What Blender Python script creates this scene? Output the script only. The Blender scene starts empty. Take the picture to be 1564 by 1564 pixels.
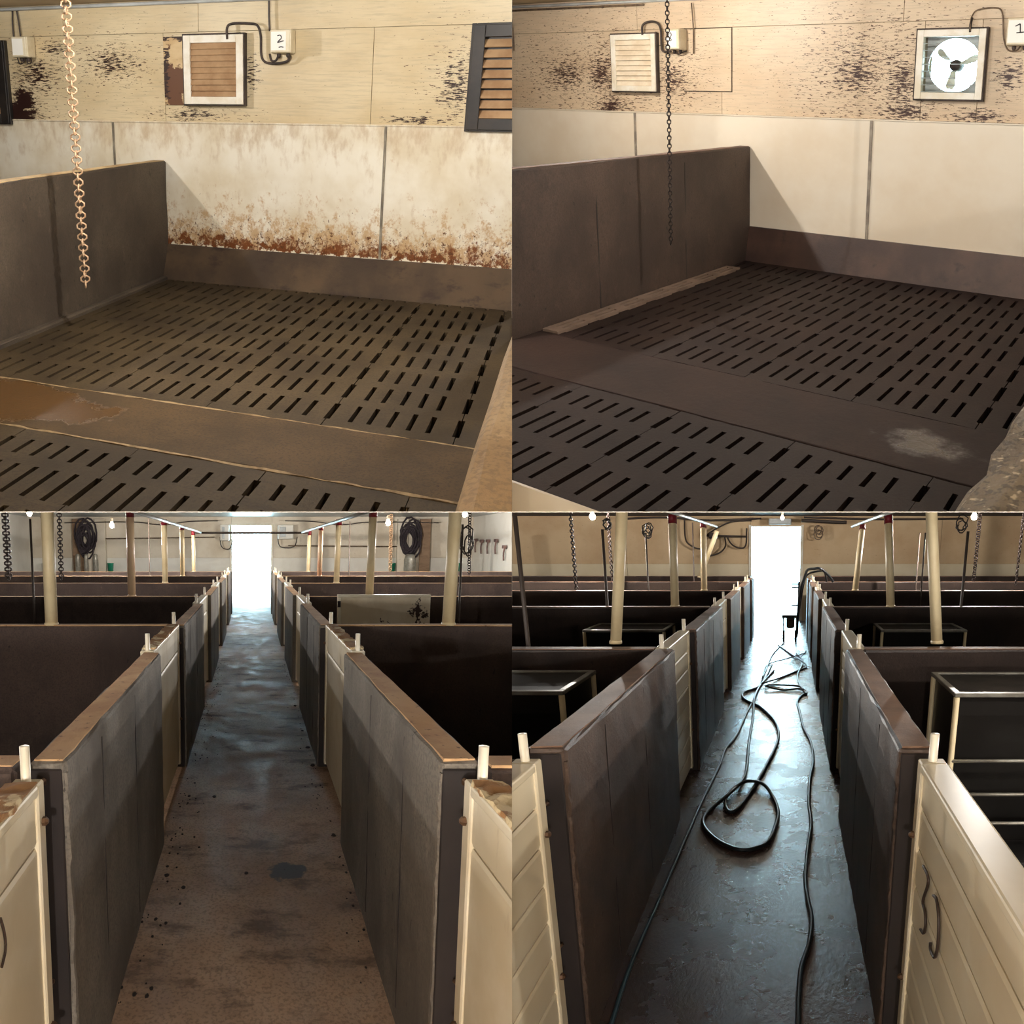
import bpy, bmesh, math, random
from mathutils import Vector
R = random.Random(7)
SC = bpy.context.scene
COL = SC.collection

# ------------------------------------------------------------------ camera, sky, exposure
PITCH = math.radians(2.0506)
EYE = Vector((0, 0, 1.519))
cam_d = bpy.data.cameras.new('camera'); cam_d.sensor_width = 36; cam_d.lens = 36; cam_d.clip_end = 200
cam = bpy.data.objects.new('camera', cam_d); COL.objects.link(cam)
cam.location = EYE; cam.rotation_euler = (math.radians(90) + PITCH, 0, 0)
SC.camera = cam
W = bpy.data.worlds.new('sky'); SC.world = W; W.use_nodes = True
bgn = W.node_tree.nodes['Background']
bgn.inputs[0].default_value = (0.54, 0.85, 1.0, 1); bgn.inputs[1].default_value = 32.0
SC.view_settings.view_transform = 'Standard'; SC.view_settings.look = 'None'
SC.view_settings.exposure = 0.0; SC.view_settings.gamma = 1.0
SC.view_settings.use_curve_mapping = False
WARM = (1.0, 0.85, 0.65)
WARM2 = (1.0, 0.95, 0.89)
SC.cycles.use_light_tree = False; SC.cycles.max_bounces = 5; SC.cycles.diffuse_bounces = 3; SC.cycles.glossy_bounces = 2; SC.cycles.transmission_bounces = 2

# ------------------------------------------------------------------ rooms: each has its own plan axes (a across, b deep, c up)
UPN = Vector((0, -math.sin(PITCH), math.cos(PITCH)))
class Room:
    def __init__(s, O, A, B, C, sx, sz):
        s.O, s.A, s.B, s.C = map(Vector, (O, A, B, C)); s.sx, s.sz = sx, sz
    def P(s, p): return s.O + s.A * p[0] + s.B * p[1] + s.C * p[2]
BL = Room((-.8358, 3.3409, 0), (1, 0, 0), (-.398, 1.565, 0), (.0592, -.2711, 1.1037), -1, -1)
BR = Room((.8904, 3.343, -.0576), (1, 0, 0), (.424, 1.5649, .004), (-.106, -.4864, .9964), 1, -1)
TL = Room((-2.7944, 8.3141, 3.7542), (1.0577, -.4424, -.201), (.0917, 1.2508, .5501), (.0976, -.4202, .8494), -1, 1)
TR = Room((2.1469, 9.1118, 4.123), (.7196, -.6393, -.3031), (.8118, 1.1764, .5212), (-.0728, -.3685, .8746), 1, 1)

# ------------------------------------------------------------------ mesh helpers (plan coordinates)
def box(bm, a0, a1, b0, b1, c0, c1, bev=0, cuts=0, jit=0):
    if a0 > a1: a0, a1 = a1, a0
    if b0 > b1: b0, b1 = b1, b0
    if c0 > c1: c0, c1 = c1, c0
    t = bmesh.new()
    r = bmesh.ops.create_cube(t, size=1)
    for v in t.verts:
        v.co = Vector((a0 + (v.co.x + .5) * (a1 - a0), b0 + (v.co.y + .5) * (b1 - b0), c0 + (v.co.z + .5) * (c1 - c0)))
    if cuts:
        L = (a1 - a0, b1 - b0, c1 - c0)
        for ax in range(3):
            n = int(L[ax] / cuts)
            for i in range(1, min(n, 40)):
                co = Vector((a0, b0, c0)); co[ax] += L[ax] * i / n
                no = Vector((0, 0, 0)); no[ax] = 1
                bmesh.ops.bisect_plane(t, geom=t.verts[:] + t.edges[:] + t.faces[:], plane_co=co, plane_no=no)
    if bev:
        es = [e for e in t.edges if e.is_manifold and e.calc_face_angle(0) > .5]
        bmesh.ops.bevel(t, geom=es, offset=bev, segments=1 if bev < .006 else 2, affect='EDGES', profile=.5)
    if jit:
        for v in t.verts: v.co += Vector((R.uniform(-jit, jit), R.uniform(-jit, jit), R.uniform(-jit, jit)))
    merge(bm, t)
def merge(bm, t):
    m = bpy.data.meshes.new('tmp'); t.to_mesh(m); t.free(); bm.from_mesh(m); bpy.data.meshes.remove(m)
def smooth_pts(pts, n=6):
    pts = [Vector(p) for p in pts]
    if len(pts) < 3: return pts
    P = [pts[0] * 2 - pts[1]] + pts + [pts[-1] * 2 - pts[-2]]
    out = []
    for i in range(1, len(P) - 2):
        for k in range(n):
            t = k / n; p0, p1, p2, p3 = P[i - 1], P[i], P[i + 1], P[i + 2]
            out.append(.5 * ((2 * p1) + (-p0 + p2) * t + (2 * p0 - 5 * p1 + 4 * p2 - p3) * t * t + (-p0 + 3 * p1 - 3 * p2 + p3) * t ** 3))
    out.append(pts[-1])
    return out
def tube(bm, pts, r, n=8, sm=0, r2=None, closed=False):
    pts = [Vector(p) for p in pts]
    if sm: pts = smooth_pts(pts, sm)
    rings = []; up = None; N = len(pts)
    for i, p in enumerate(pts):
        if closed: d = pts[(i + 1) % N] - pts[i - 1]
        else: d = pts[min(i + 1, N - 1)] - pts[max(i - 1, 0)]
        d = d.normalized() if d.length else Vector((0, 0, 1))
        if up is None: up = Vector((0, 0, 1)) if abs(d.z) < .9 else Vector((1, 0, 0))
        s = d.cross(up); s.normalize(); up = s.cross(d); up.normalize()
        rr = r if r2 is None else r + (r2 - r) * i / max(1, N - 1)
        rings.append([bm.verts.new(p + (s * math.cos(2 * math.pi * k / n) + up * math.sin(2 * math.pi * k / n)) * rr) for k in range(n)])
    M_ = N if closed else N - 1
    for i in range(M_):
        A_, B_ = rings[i], rings[(i + 1) % N]
        for k in range(n): bm.faces.new((A_[k], A_[(k + 1) % n], B_[(k + 1) % n], B_[k]))
    if not closed:
        bm.faces.new(rings[0][::-1]); bm.faces.new(rings[-1])
def lathe(bm, c, prof, n=12, axis=2):
    # prof: (radius, offset along axis)
    c = Vector(c); rings = []
    for r, h in prof:
        ring = []
        for k in range(n):
            t = 2 * math.pi * k / n
            v = [r * math.cos(t), r * math.sin(t), h]
            if axis == 1: v = [v[0], h, v[1]]
            elif axis == 0: v = [h, v[0], v[1]]
            ring.append(bm.verts.new(c + Vector(v)))
        rings.append(ring)
    for i in range(len(rings) - 1):
        for k in range(n): bm.faces.new((rings[i][k], rings[i][(k + 1) % n], rings[i + 1][(k + 1) % n], rings[i + 1][k]))
    bm.faces.new(rings[0][::-1]); bm.faces.new(rings[-1])
def prism(bm, poly, ax, h0, h1):
    # poly: points in the two other axes, extruded along ax
    def mk(p, h):
        v = list(p); v.insert(ax, h); return bm.verts.new(v)
    A_ = [mk(p, h0) for p in poly]; B_ = [mk(p, h1) for p in poly]; n = len(poly)
    bm.faces.new(A_); bm.faces.new(B_[::-1])
    for k in range(n): bm.faces.new((A_[k], B_[k], B_[(k + 1) % n], A_[(k + 1) % n]))

# ------------------------------------------------------------------ objects
def finish(room, name, bm, mat, parent=None, smooth=False, clip=True):
    bmesh.ops.recalc_face_normals(bm, faces=bm.faces)
    lay = bm.verts.layers.float_vector.new('rc')
    for v in bm.verts: v[lay] = v.co.copy()
    if room:
        for v in bm.verts: v.co = room.P(v.co)
        if clip:
            for co, no in ((EYE, Vector((room.sx, 0, 0))), (EYE, UPN * room.sz)):
                ds = [(v.co - co).dot(no) for v in bm.verts]
                if not ds or max(ds) <= 1e-6: bm.free(); return None
                if min(ds) < -1e-6:
                    shut = all(len(e.link_faces) == 2 for e in bm.edges)
                    r = bmesh.ops.bisect_plane(bm, geom=bm.verts[:] + bm.edges[:] + bm.faces[:], dist=1e-6, plane_co=co, plane_no=no, clear_inner=True)
                    if shut:
                        es = [e for e in bm.edges if e.is_boundary]
                        if es: bmesh.ops.holes_fill(bm, edges=es, sides=0)
    if not bm.faces: bm.free(); return None
    bmesh.ops.recalc_face_normals(bm, faces=bm.faces)
    if parent is None:
        lo = Vector([min(v.co[i] for v in bm.verts) for i in range(3)]); hi = Vector([max(v.co[i] for v in bm.verts) for i in range(3)])
        org = Vector(((lo.x + hi.x) / 2, (lo.y + hi.y) / 2, lo.z))
    else:
        org = parent['_o'] if '_o' in parent else parent.location
        org = Vector(org)
    for v in bm.verts: v.co -= org
    me = bpy.data.meshes.new(name); bm.to_mesh(me); bm.free()
    me.materials.append(mat)
    if smooth:
        for p in me.polygons: p.use_smooth = True
    o = bpy.data.objects.new(name, me); COL.objects.link(o)
    if parent is None: o.location = org
    else: o.parent = parent
    o['_o'] = list(org)
    return o
def tag(o, label, cat, group=None):
    if o is None: return o
    o['label'] = label; o['category'] = cat
    if group: o['group'] = group
    return o
def struct(o, label=None):
    if o is not None:
        o['kind'] = 'structure'
        if label: o['label'] = label
    return o
def thing(room, name, p, label, cat, group=None):
    o = bpy.data.objects.new(name, None); COL.objects.link(o); o.location = room.P(p); o['_o'] = list(o.location)
    o.empty_display_size = .1
    return tag(o, label, cat, group)
def B(): return bmesh.new()
def part(room, name, mat, parent, fn, smooth=False, label=None):
    bm = B(); fn(bm); o = finish(room, name, bm, mat, parent, smooth)
    if o is not None and label: o['label'] = label
    return o
def boxp(room, name, mat, parent, *d, **k):
    return part(room, name, mat, parent, lambda bm: box(bm, *d, **k))
def tubep(room, name, mat, parent, pts, r, **k):
    return part(room, name, mat, parent, lambda bm: tube(bm, pts, r, **k), smooth=True)

# ------------------------------------------------------------------ materials
def lin(c):
    return tuple(((x / 255) / 12.92 if x / 255 <= .04045 else ((x / 255 + .055) / 1.055) ** 2.4) for x in c) + (1,)
def mat(name, base, alt=None, scale=(3, 3, 3), lohi=(.35, .65), rough=.7, layers=(), bump=0, bscale=(60, 60, 60), spec=.5, rough_layers=(), metal=0, detail=5):
    m = bpy.data.materials.new(name); m.use_nodes = True; nt = m.node_tree; N = nt.nodes; L = nt.links
    bs = N['Principled BSDF']
    at = N.new('ShaderNodeAttribute'); at.attribute_name = 'rc'
    def noise(sc, det=5, off=0, rgh=.6):
        v = N.new('ShaderNodeVectorMath'); v.operation = 'MULTIPLY_ADD'
        L.new(at.outputs['Vector'], v.inputs[0]); v.inputs[1].default_value = sc; v.inputs[2].default_value = (off, off * 1.7, off * .6)
        n = N.new('ShaderNodeTexNoise'); n.inputs['Scale'].default_value = 1; n.inputs['Detail'].default_value = det; n.inputs['Roughness'].default_value = rgh
        L.new(v.outputs[0], n.inputs['Vector']); return n.outputs['Fac']
    def ramp(f, lo, hi):
        r = N.new('ShaderNodeMapRange'); r.interpolation_type = 'SMOOTHSTEP'; r.clamp = True
        r.inputs['From Min'].default_value = lo; r.inputs['From Max'].default_value = hi
        L.new(f, r.inputs['Value']); return r.outputs['Result']
    def math_(op, a, b):
        n = N.new('ShaderNodeMath'); n.operation = op
        for i, x in enumerate((a, b)):
            if isinstance(x, (int, float)): n.inputs[i].default_value = x
            else: L.new(x, n.inputs[i])
        return n.outputs[0]
    def field(l):
        f = None
        for (ca, cb, cc, ra, rb, rc) in l.get('ell', ()):
            s = N.new('ShaderNodeVectorMath'); s.operation = 'SUBTRACT'; L.new(at.outputs['Vector'], s.inputs[0]); s.inputs[1].default_value = (ca, cb, cc)
            d = N.new('ShaderNodeVectorMath'); d.operation = 'DIVIDE'; L.new(s.outputs[0], d.inputs[0]); d.inputs[1].default_value = (ra, rb, rc)
            ln = N.new('ShaderNodeVectorMath'); ln.operation = 'LENGTH'; L.new(d.outputs[0], ln.inputs[0])
            e = N.new('ShaderNodeMapRange'); e.clamp = True; e.inputs['From Min'].default_value = 1; e.inputs['From Max'].default_value = 0
            L.new(ln.outputs['Value'], e.inputs['Value'])
            f = e.outputs['Result'] if f is None else math_('MAXIMUM', f, e.outputs['Result'])
        if 'grad' in l:
            ax, v0, v1 = l['grad']
            sp = N.new('ShaderNodeSeparateXYZ'); L.new(at.outputs['Vector'], sp.inputs[0])
            e = N.new('ShaderNodeMapRange'); e.clamp = True; e.inputs['From Min'].default_value = v0; e.inputs['From Max'].default_value = v1
            L.new(sp.outputs[ax], e.inputs['Value'])
            f = e.outputs['Result'] if f is None else math_('MULTIPLY', f, e.outputs['Result'])
        return f
    def mask(l, i):
        nz = noise(l.get('sc', (5, 5, 5)), l.get('det', 5), l.get('off', 3.1 * i + 1.3), l.get('rgh', .65))
        f = field(l)
        v = nz if f is None else math_('ADD', nz, math_('MULTIPLY', f, l.get('gain', .5)))
        r = ramp(v, l['lo'], l['hi'])
        return math_('MULTIPLY', r, l.get('amt', 1.0))
    def mix(f, a, b):
        n = N.new('ShaderNodeMix'); n.data_type = 'RGBA'
        L.new(f, n.inputs[0])
        for sock, x in ((n.inputs[6], a), (n.inputs[7], b)):
            if isinstance(x, tuple): sock.default_value = x
            else: L.new(x, sock)
        return n.outputs[2]
    col = lin(base)
    if alt: col = mix(ramp(noise(scale, detail), *lohi), lin(base), lin(alt))
    for i, l in enumerate(layers): col = mix(mask(l, i), col, lin(l['col']))
    if isinstance(col, tuple): bs.inputs['Base Color'].default_value = col
    else: L.new(col, bs.inputs['Base Color'])
    bs.inputs['Metallic'].default_value = metal
    bs.inputs['Specular IOR Level'].default_value = spec
    bs.inputs['Roughness'].default_value = rough
    rv = None
    for i, l in enumerate(rough_layers):
        k = mask(l, i + 20)
        n = N.new('ShaderNodeMix'); n.data_type = 'FLOAT'; L.new(k, n.inputs[0])
        if rv is None: n.inputs[2].default_value = rough
        else: L.new(rv, n.inputs[2])
        n.inputs[3].default_value = l['rough']; rv = n.outputs[0]
    if rv is not None: L.new(rv, bs.inputs['Roughness'])
    if bump:
        b = N.new('ShaderNodeBump'); b.inputs['Strength'].default_value = bump; b.inputs['Distance'].default_value = .01
        L.new(noise(bscale, 6, 9.7, .7), b.inputs['Height']); L.new(b.outputs[0], bs.inputs['Normal'])
    return m
def emis(name, col, st):
    m = bpy.data.materials.new(name); m.use_nodes = True; nt = m.node_tree
    bs = nt.nodes['Principled BSDF']; bs.inputs['Base Color'].default_value = (1, 1, 1, 1)
    bs.inputs['Emission Color'].default_value = (*col, 1); bs.inputs['Emission Strength'].default_value = st
    return m

# concrete
SPEC = dict(col=(38, 30, 24), sc=(28, 28, 28), lo=.66, hi=.72)
def concrete(name, c1, c2, c3, rough=.8, bump=.35, streak=(7, 7, .9), **k):
    return mat(name, c1, c2, (2.3, 2.3, 1.5), (.35, .65), rough, (
        dict(col=c3, sc=(1.7, 1.7, 1.7), lo=.50, hi=.72, amt=.75, rgh=.75), dict(col=c3, sc=streak, lo=.55, hi=.75, amt=.55),
        dict(col=tuple(min(255, int(x * 1.25)) for x in c1), sc=(14, 14, 6), lo=.60, hi=.74, amt=.45),
        dict(col=tuple(int(x * .72) for x in c1), sc=(95, 95, 95), lo=.46, hi=.62, amt=.55, det=2),
        dict(col=tuple(int(x * .40) for x in c1), sc=(26, 26, 15), lo=.655, hi=.70, amt=.85)), bump, (60, 60, 60), **k)
M_tl_wall = concrete('pen_concrete_olive', (80, 69, 56), (60, 49, 39), (36, 28, 22))
M_tl_rwall = concrete('pen_concrete_tan', (196, 172, 134), (176, 148, 108), (158, 128, 90), streak=(2, 2, 2))
M_tr_wall = concrete('pen_concrete_umber', (78, 62, 53), (58, 45, 39), (38, 28, 27), rough=.7)
M_tr_rwall = mat('pen_concrete_rough', (142, 128, 102), (112, 98, 76), (5, 5, 5), rough=.6, layers=(dict(col=(74, 62, 46), sc=(55, 55, 55), lo=.50, hi=.60, amt=.8, det=2), dict(col=(206, 192, 164), sc=(48, 48, 48), lo=.60, hi=.68, det=2), dict(col=(84, 70, 50), sc=(9, 9, 9), lo=.55, hi=.7, amt=.6)), bump=1.0, bscale=(55, 55, 55))
M_bl_wall = concrete('aisle_concrete_grey', (126, 118, 107), (100, 91, 81), (76, 68, 61))
M_bl_cross = concrete('cross_concrete_brown', (76, 61, 54), (60, 47, 42), (44, 34, 32))
M_br_wall = concrete('aisle_concrete_wet', (98, 80, 68), (70, 56, 48), (48, 38, 33), rough=.5, spec=.35)
M_br_cross = concrete('cross_concrete_wet', (58, 46, 40), (44, 35, 31), (32, 26, 24), rough=.5)
M_dust = mat('dusty_wall_top', (206, 166, 120), (184, 140, 98), (5, 5, 5), rough=.9, layers=(dict(col=(120, 88, 62), sc=(30, 30, 30), lo=.6, hi=.7),), bump=.3)
M_dust_w = mat('damp_wall_top', (150, 116, 92), (120, 90, 72), (5, 5, 5), rough=.6, layers=(dict(col=(150, 124, 100), sc=(30, 30, 30), lo=.62, hi=.7),), bump=.3)
M_curb_tl = mat('curb_olive', (84, 67, 48), (60, 47, 35), (2, 2, 2), rough=.8, layers=(dict(col=(52, 38, 30), sc=(5, 5, 9), lo=.52, hi=.7),), bump=.3)
M_curb_tr = mat('curb_umber', (80, 59, 50), (58, 42, 38), (2, 2, 2), rough=.5, layers=(dict(col=(50, 36, 32), sc=(6, 6, 6), lo=.55, hi=.7),), bump=.3)
# slatted floors
M_slab_tl = mat('slat_concrete_olive', (68, 56, 38), (51, 41, 27), (2.2, 2.2, 2.2), rough=.8, spec=.2, layers=(dict(col=(46, 37, 25), sc=(80, 80, 80), lo=.48, hi=.64, amt=.5, det=2), 
    dict(col=(44, 33, 22), sc=(1.6, 4, 3), lo=.56, hi=.72, amt=.8), dict(col=(44, 32, 24), sc=(26, 26, 26), lo=.68, hi=.73)), bump=.25)
M_solid_tl = mat('solid_concrete_olive', (80, 62, 38), (62, 48, 29), (2.2, 2.2, 2.2), rough=.8, spec=.2, layers=(dict(col=(50, 40, 27), sc=(80, 80, 80), lo=.48, hi=.64, amt=.5, det=2), 
    dict(col=(88, 62, 34), sc=(5, 5, 5), lo=.72, hi=.80, gain=.9, amt=.85, ell=((.55, -2.55, 0, .75, .30, 1),)),
    dict(col=(44, 32, 24), sc=(26, 26, 26), lo=.68, hi=.73)), bump=.25, rough_layers=(dict(rough=.25, sc=(5, 5, 5), lo=.72, hi=.80, gain=.9, ell=((.55, -2.55, 0, .75, .30, 1),), off=4.4),))
M_slab_tr = mat('slat_concrete_umber', (43, 31, 28), (34, 24, 23), (2.0, 2.0, 2.0), rough=.7, spec=.15, layers=(dict(col=(34, 25, 23), sc=(80, 80, 80), lo=.48, hi=.64, amt=.5, det=2), 
    dict(col=(34, 24, 24), sc=(1.4, 1.4, 3), lo=.5, hi=.7, amt=.7),), bump=.25)
M_solid_tr = mat('solid_concrete_umber', (50, 34, 29), (39, 26, 23), (2.0, 2.0, 2.0), rough=.85, spec=.3, layers=(dict(col=(38, 27, 24), sc=(80, 80, 80), lo=.48, hi=.64, amt=.5, det=2), 
    dict(col=(32, 23, 22), sc=(2.5, 2.5, 3), lo=.5, hi=.7, amt=.7),), bump=.35, bscale=(26, 26, 26),
    rough_layers=(dict(rough=.2, sc=(7, 7, 7), lo=.75, hi=1.1, gain=.7, ell=((2.50, -2.70, 0, .36, .22, 1),)),))
M_joint = mat('pale_joint_grout', (158, 136, 100), (112, 92, 62), (14, 14, 14), rough=.9)
M_pit = mat('pit_black', (14, 11, 9), rough=.9)
# boards and panels
GR = (3, 3, 60)
def ply(name, c1, c2, spots, mould=(44, 24, 20), amt=1.0, fleck=.70, dense=(), dgain=.55):
    return mat(name, c1, c2, (1.3, 1.3, 2.2), (.35, .7), .42, (
        dict(col=tuple(int(x * .86) for x in c1), sc=(5, 5, 70), lo=.45, hi=.7, amt=.6),
        dict(col=(84, 56, 40), sc=(26, 26, 120), lo=fleck, hi=fleck + .05, rgh=.6, det=3, gain=.13, ell=tuple((q[0], q[1], q[2], q[3] * 2.2, q[4], q[5] * 2.0) for q in spots[:7])),
        dict(col=mould, sc=(20, 20, 90), lo=.69, hi=.76, gain=.27, rgh=.7, ell=spots, amt=amt),
        dict(col=mould, sc=(12, 12, 40), lo=.74, hi=.82, gain=dgain, rgh=.75, ell=dense)), .15, (6, 6, 90))
M_ply_tl = ply('plywood_yellowed', (214, 198, 164), (198, 178, 140), (
    (-1.36, 0, 1.26, .34, 9, .26), (-1.36, 0, 1.24, .5, 9, .40), (-1.15, 0, 1.6, .45, 9, .3), (-.95, 0, 1.8, .25, 9, .12), (-.45, 0, 1.68, .45, 9, .25), (.22, 0, 1.3, .42, 9, .1), (2.15, 0, 1.5, .22, 9, .4), (.7, 0, 1.6, .12, 9, .3), (1.9, 0, 1.28, .45, 9, .06)), dense=((-1.38, 0, 1.27, .42, 9, .26), (-1.28, 0, 1.40, .2, 9, .22)))
M_patch_tl = mat('stained_patch', (206, 182, 140), (186, 156, 112), (4, 4, 9), rough=.6, layers=(
    dict(col=(98, 64, 42), sc=(11, 11, 11), lo=.62, hi=.68, gain=.5, ell=((.09, 0, 1.50, .16, 9, .26),)),
    dict(col=(44, 26, 20), sc=(18, 18, 60), lo=.66, hi=.72, gain=.35, ell=((.02, 0, 1.6, .05, 9, .4), (.1, 0, 1.87, .2, 9, .05)))))
M_ply_tr = ply('plywood_flecked', (216, 196, 168), (204, 180, 150), (
    (-1.54, 0, 1.29, .34, 9, .20), (-1.54, 0, 1.27, .42, 9, .34), (-1.62, 0, 1.6, .42, 9, .42), (-2.1, 0, 1.6, .5, 9, .3), (-.8, 0, 1.55, .3, 9, .3), (.95, 0, 1.62, .40, 9, .42), (1.30, 0, 1.55, .30, 9, .45), (1.36, 0, 1.32, .50, 9, .16), (1.92, 0, 1.31, .46, 9, .14), (2.1, 0, 1.6, .25, 9, .3)), (58, 34, 30), fleck=.66, dense=((-1.55, 0, 1.30, .30, 9, .16), (1.36, 0, 1.34, .4, 9, .10)), dgain=.36)
M_panel_tl = mat('scummy_pvc', (234, 228, 212), (214, 202, 176), (1.6, 1.6, 1.6), rough=.45, layers=(
    dict(col=(188, 166, 134), sc=(12, 12, 5), lo=.55, hi=.85, gain=.22, grad=(2, .85, 1.3), amt=.8),
    dict(col=(186, 148, 98), sc=(15, 15, 11), lo=.62, hi=.80, gain=.30, grad=(2, .85, .25), rgh=.8, amt=.8),
    dict(col=(116, 66, 32), sc=(16, 16, 12), lo=.76, hi=.88, gain=.44, grad=(2, .60, .24), rgh=.85),
    dict(col=(92, 54, 28), sc=(36, 36, 30), lo=.76, hi=.82, gain=.26, grad=(2, .95, .25), rgh=.8),
    dict(col=(226, 218, 196), sc=(20, 20, 20), lo=.86, hi=.92, gain=.42, grad=(2, .36, .27))))
M_panel_tr = mat('cream_pvc', (232, 222, 204), (224, 210, 188), (1.2, 1.2, 1.2), rough=.16)
M_strip_g = mat('joint_strip_grey', (150, 142, 126), (110, 102, 90), (9, 9, 9), rough=.4)
M_strip_tr = mat('joint_strip_dull', (156, 146, 132), (124, 114, 104), (9, 9, 9), rough=.4)
M_ceil_t = mat('ceiling_board', (190, 170, 136), (172, 150, 116), (2, 2, 2), rough=.8)
M_shell = mat('shell_board', (150, 136, 112), (132, 118, 96), (1, 1, 1), rough=.9)
M_divider = mat('light_divider_board', (196, 190, 180), (180, 172, 160), (1, 1, 1), rough=.9)
# metals, plastics
M_white = mat('white_pvc', (236, 228, 208), (224, 212, 186), (3, 3, 3), rough=.35)
M_gate_bl = mat('grimy_gate_pvc', (234, 224, 202), (218, 204, 174), (3, 3, 3), rough=.45, layers=(dict(col=(150, 122, 84), sc=(16, 16, 4), lo=.62, hi=.8, amt=.6),))
M_gate_cap = mat('crusted_gate_top', (160, 116, 70), (226, 206, 164), (9, 9, 9), (.5, .56), rough=.9, bump=.6)
M_gate_br = mat('clean_gate_pvc', (238, 226, 198), (230, 214, 182), (3, 3, 3), rough=.3)
M_post_bl = mat('cream_pipe', (226, 208, 168), (212, 190, 148), (4, 4, 4), rough=.45)
M_post_pink = mat('pinkish_pipe', (206, 150, 122), (220, 190, 152), (4, 4, 1.6), (.4, .6), rough=.45)
M_red = mat('red_collar', (120, 26, 36), rough=.5)
M_pipe = mat('grey_white_pipe', (196, 200, 200), (170, 172, 170), (4, 4, 4), rough=.35)
M_cable = mat('dark_cable', (58, 48, 42), rough=.5)
M_cond = mat('weathered_conduit', (120, 100, 78), (84, 66, 52), (20, 20, 20), rough=.5)
M_black = mat('black_frame', (30, 27, 26), (44, 38, 34), (8, 8, 8), rough=.5)
M_dgrey = mat('dark_gasket', (72, 60, 54), (50, 42, 38), (12, 12, 12), rough=.7)
M_frame = mat('dirty_white_frame', (236, 232, 220), (220, 210, 188), (6, 6, 6), rough=.5)
M_louv_b = mat('dusty_tan_louvre', (176, 144, 108), (154, 120, 86), (7, 7, 7), rough=.85)
M_louv_w = mat('white_louvre', (230, 216, 192), (214, 196, 168), (7, 7, 7), rough=.5)
M_louv_t = mat('translucent_louvre', (236, 240, 240), rough=.5)
nt_ = M_louv_t.node_tree; tb_ = nt_.nodes.new('ShaderNodeBsdfTranslucent'); tb_.inputs[0].default_value = (.9, .95, .95, 1)
ms_ = nt_.nodes.new('ShaderNodeMixShader'); ms_.inputs[0].default_value = .45
nt_.links.new(nt_.nodes['Principled BSDF'].outputs[0], ms_.inputs[1]); nt_.links.new(tb_.outputs[0], ms_.inputs[2])
nt_.links.new(ms_.outputs[0], nt_.nodes['Material Output'].inputs[0])
M_box = mat('box_plastic', (224, 214, 188), (208, 194, 162), (7, 7, 7), rough=.4)
M_label = mat('box_label', (240, 238, 230), rough=.5)
M_ink = mat('marker_ink', (40, 36, 40), rough=.6)
M_inkb = mat('brown_marker_ink', (52, 38, 30), rough=.6)
M_chain_b = mat('rusty_tan_chain', (222, 190, 156), (190, 154, 120), (30, 30, 30), rough=.5, metal=.2)
M_chain_d = mat('dark_chain', (46, 34, 30), (34, 26, 24), (30, 30, 30), rough=.5, metal=.3)
M_rust = mat('rusty_bolt', (112, 84, 60), (80, 56, 40), (30, 30, 30), rough=.6, metal=.4)
M_steel = mat('galvanised_steel', (168, 164, 152), (140, 134, 122), (12, 12, 12), rough=.4, metal=.5)
M_feed = mat('dark_feeder_sheet', (30, 28, 26), (24, 22, 20), (6, 6, 6), rough=.4)
M_lid = mat('feeder_lid', (56, 50, 44), (42, 38, 33), (8, 8, 8), rough=.7, spec=.2)
M_shade_seam = mat('end_shade_and_seam', (46, 38, 36), (34, 28, 27), (6, 6, 3), rough=.7)  # dark tone for form seams and for shade painted on wall ends
M_hose = mat('black_hose', (30, 34, 36), rough=.3)
M_hoseg = mat('teal_hose', (24, 52, 58), rough=.3)
M_green = mat('green_plastic', (34, 136, 104), rough=.5)
M_rope = mat('dark_coil', (52, 42, 46), (36, 28, 32), (30, 30, 30), rough=.8)
M_rod = mat('brown_rod', (66, 54, 46), rough=.5)
M_dung = mat('dung_crumb', (34, 24, 18), rough=.9)
M_wood = mat('brown_board', (150, 122, 96), (130, 104, 80), (3, 3, 12), rough=.7)
M_wall_bl = mat('pale_wall_board', (214, 204, 186), (198, 184, 162), (1.2, 1.2, 1.2), rough=.6, layers=(dict(col=(150, 132, 110), sc=(12, 12, 40), lo=.64, hi=.72, amt=.6),))
M_wallw_bl = mat('pale_wall_panel', (224, 220, 210), (212, 206, 194), (1.2, 1.2, 1.2), rough=.4)
M_wall_br = mat('tan_wall_board', (204, 178, 142), (190, 160, 124), (1.2, 1.2, 1.2), rough=.65, layers=(dict(col=(130, 96, 66), sc=(12, 12, 50), lo=.64, hi=.72, amt=.7),))
M_wallw_br = mat('cream_wall_panel', (222, 208, 180), (212, 196, 164), (1.2, 1.2, 1.2), rough=.4)
M_aisle_bl = mat('dry_aisle_floor', (192, 160, 132), (160, 130, 106), (1.5, 1.5, 1.5), rough=.74, layers=(dict(col=(104, 82, 66), sc=(80, 80, 80), lo=.48, hi=.64, amt=.5, det=2), 
    dict(col=(98, 76, 62), sc=(4, 7, 4), lo=.52, hi=.68, amt=.8), dict(col=(182, 154, 126), sc=(9, 22, 4), lo=.6, hi=.72, amt=.5),
    dict(col=(86, 84, 88), sc=(8, 8, 8), lo=.85, hi=.95, gain=.75, ell=((.17, .98, 0, .16, .17, 1),)),
    dict(col=(52, 38, 30), sc=(30, 30, 30), lo=.69, hi=.74)), bump=.5, bscale=(35, 35, 35), rough_layers=(dict(rough=.5, sc=(5, 3, 2), lo=.38, hi=.72),))
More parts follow.
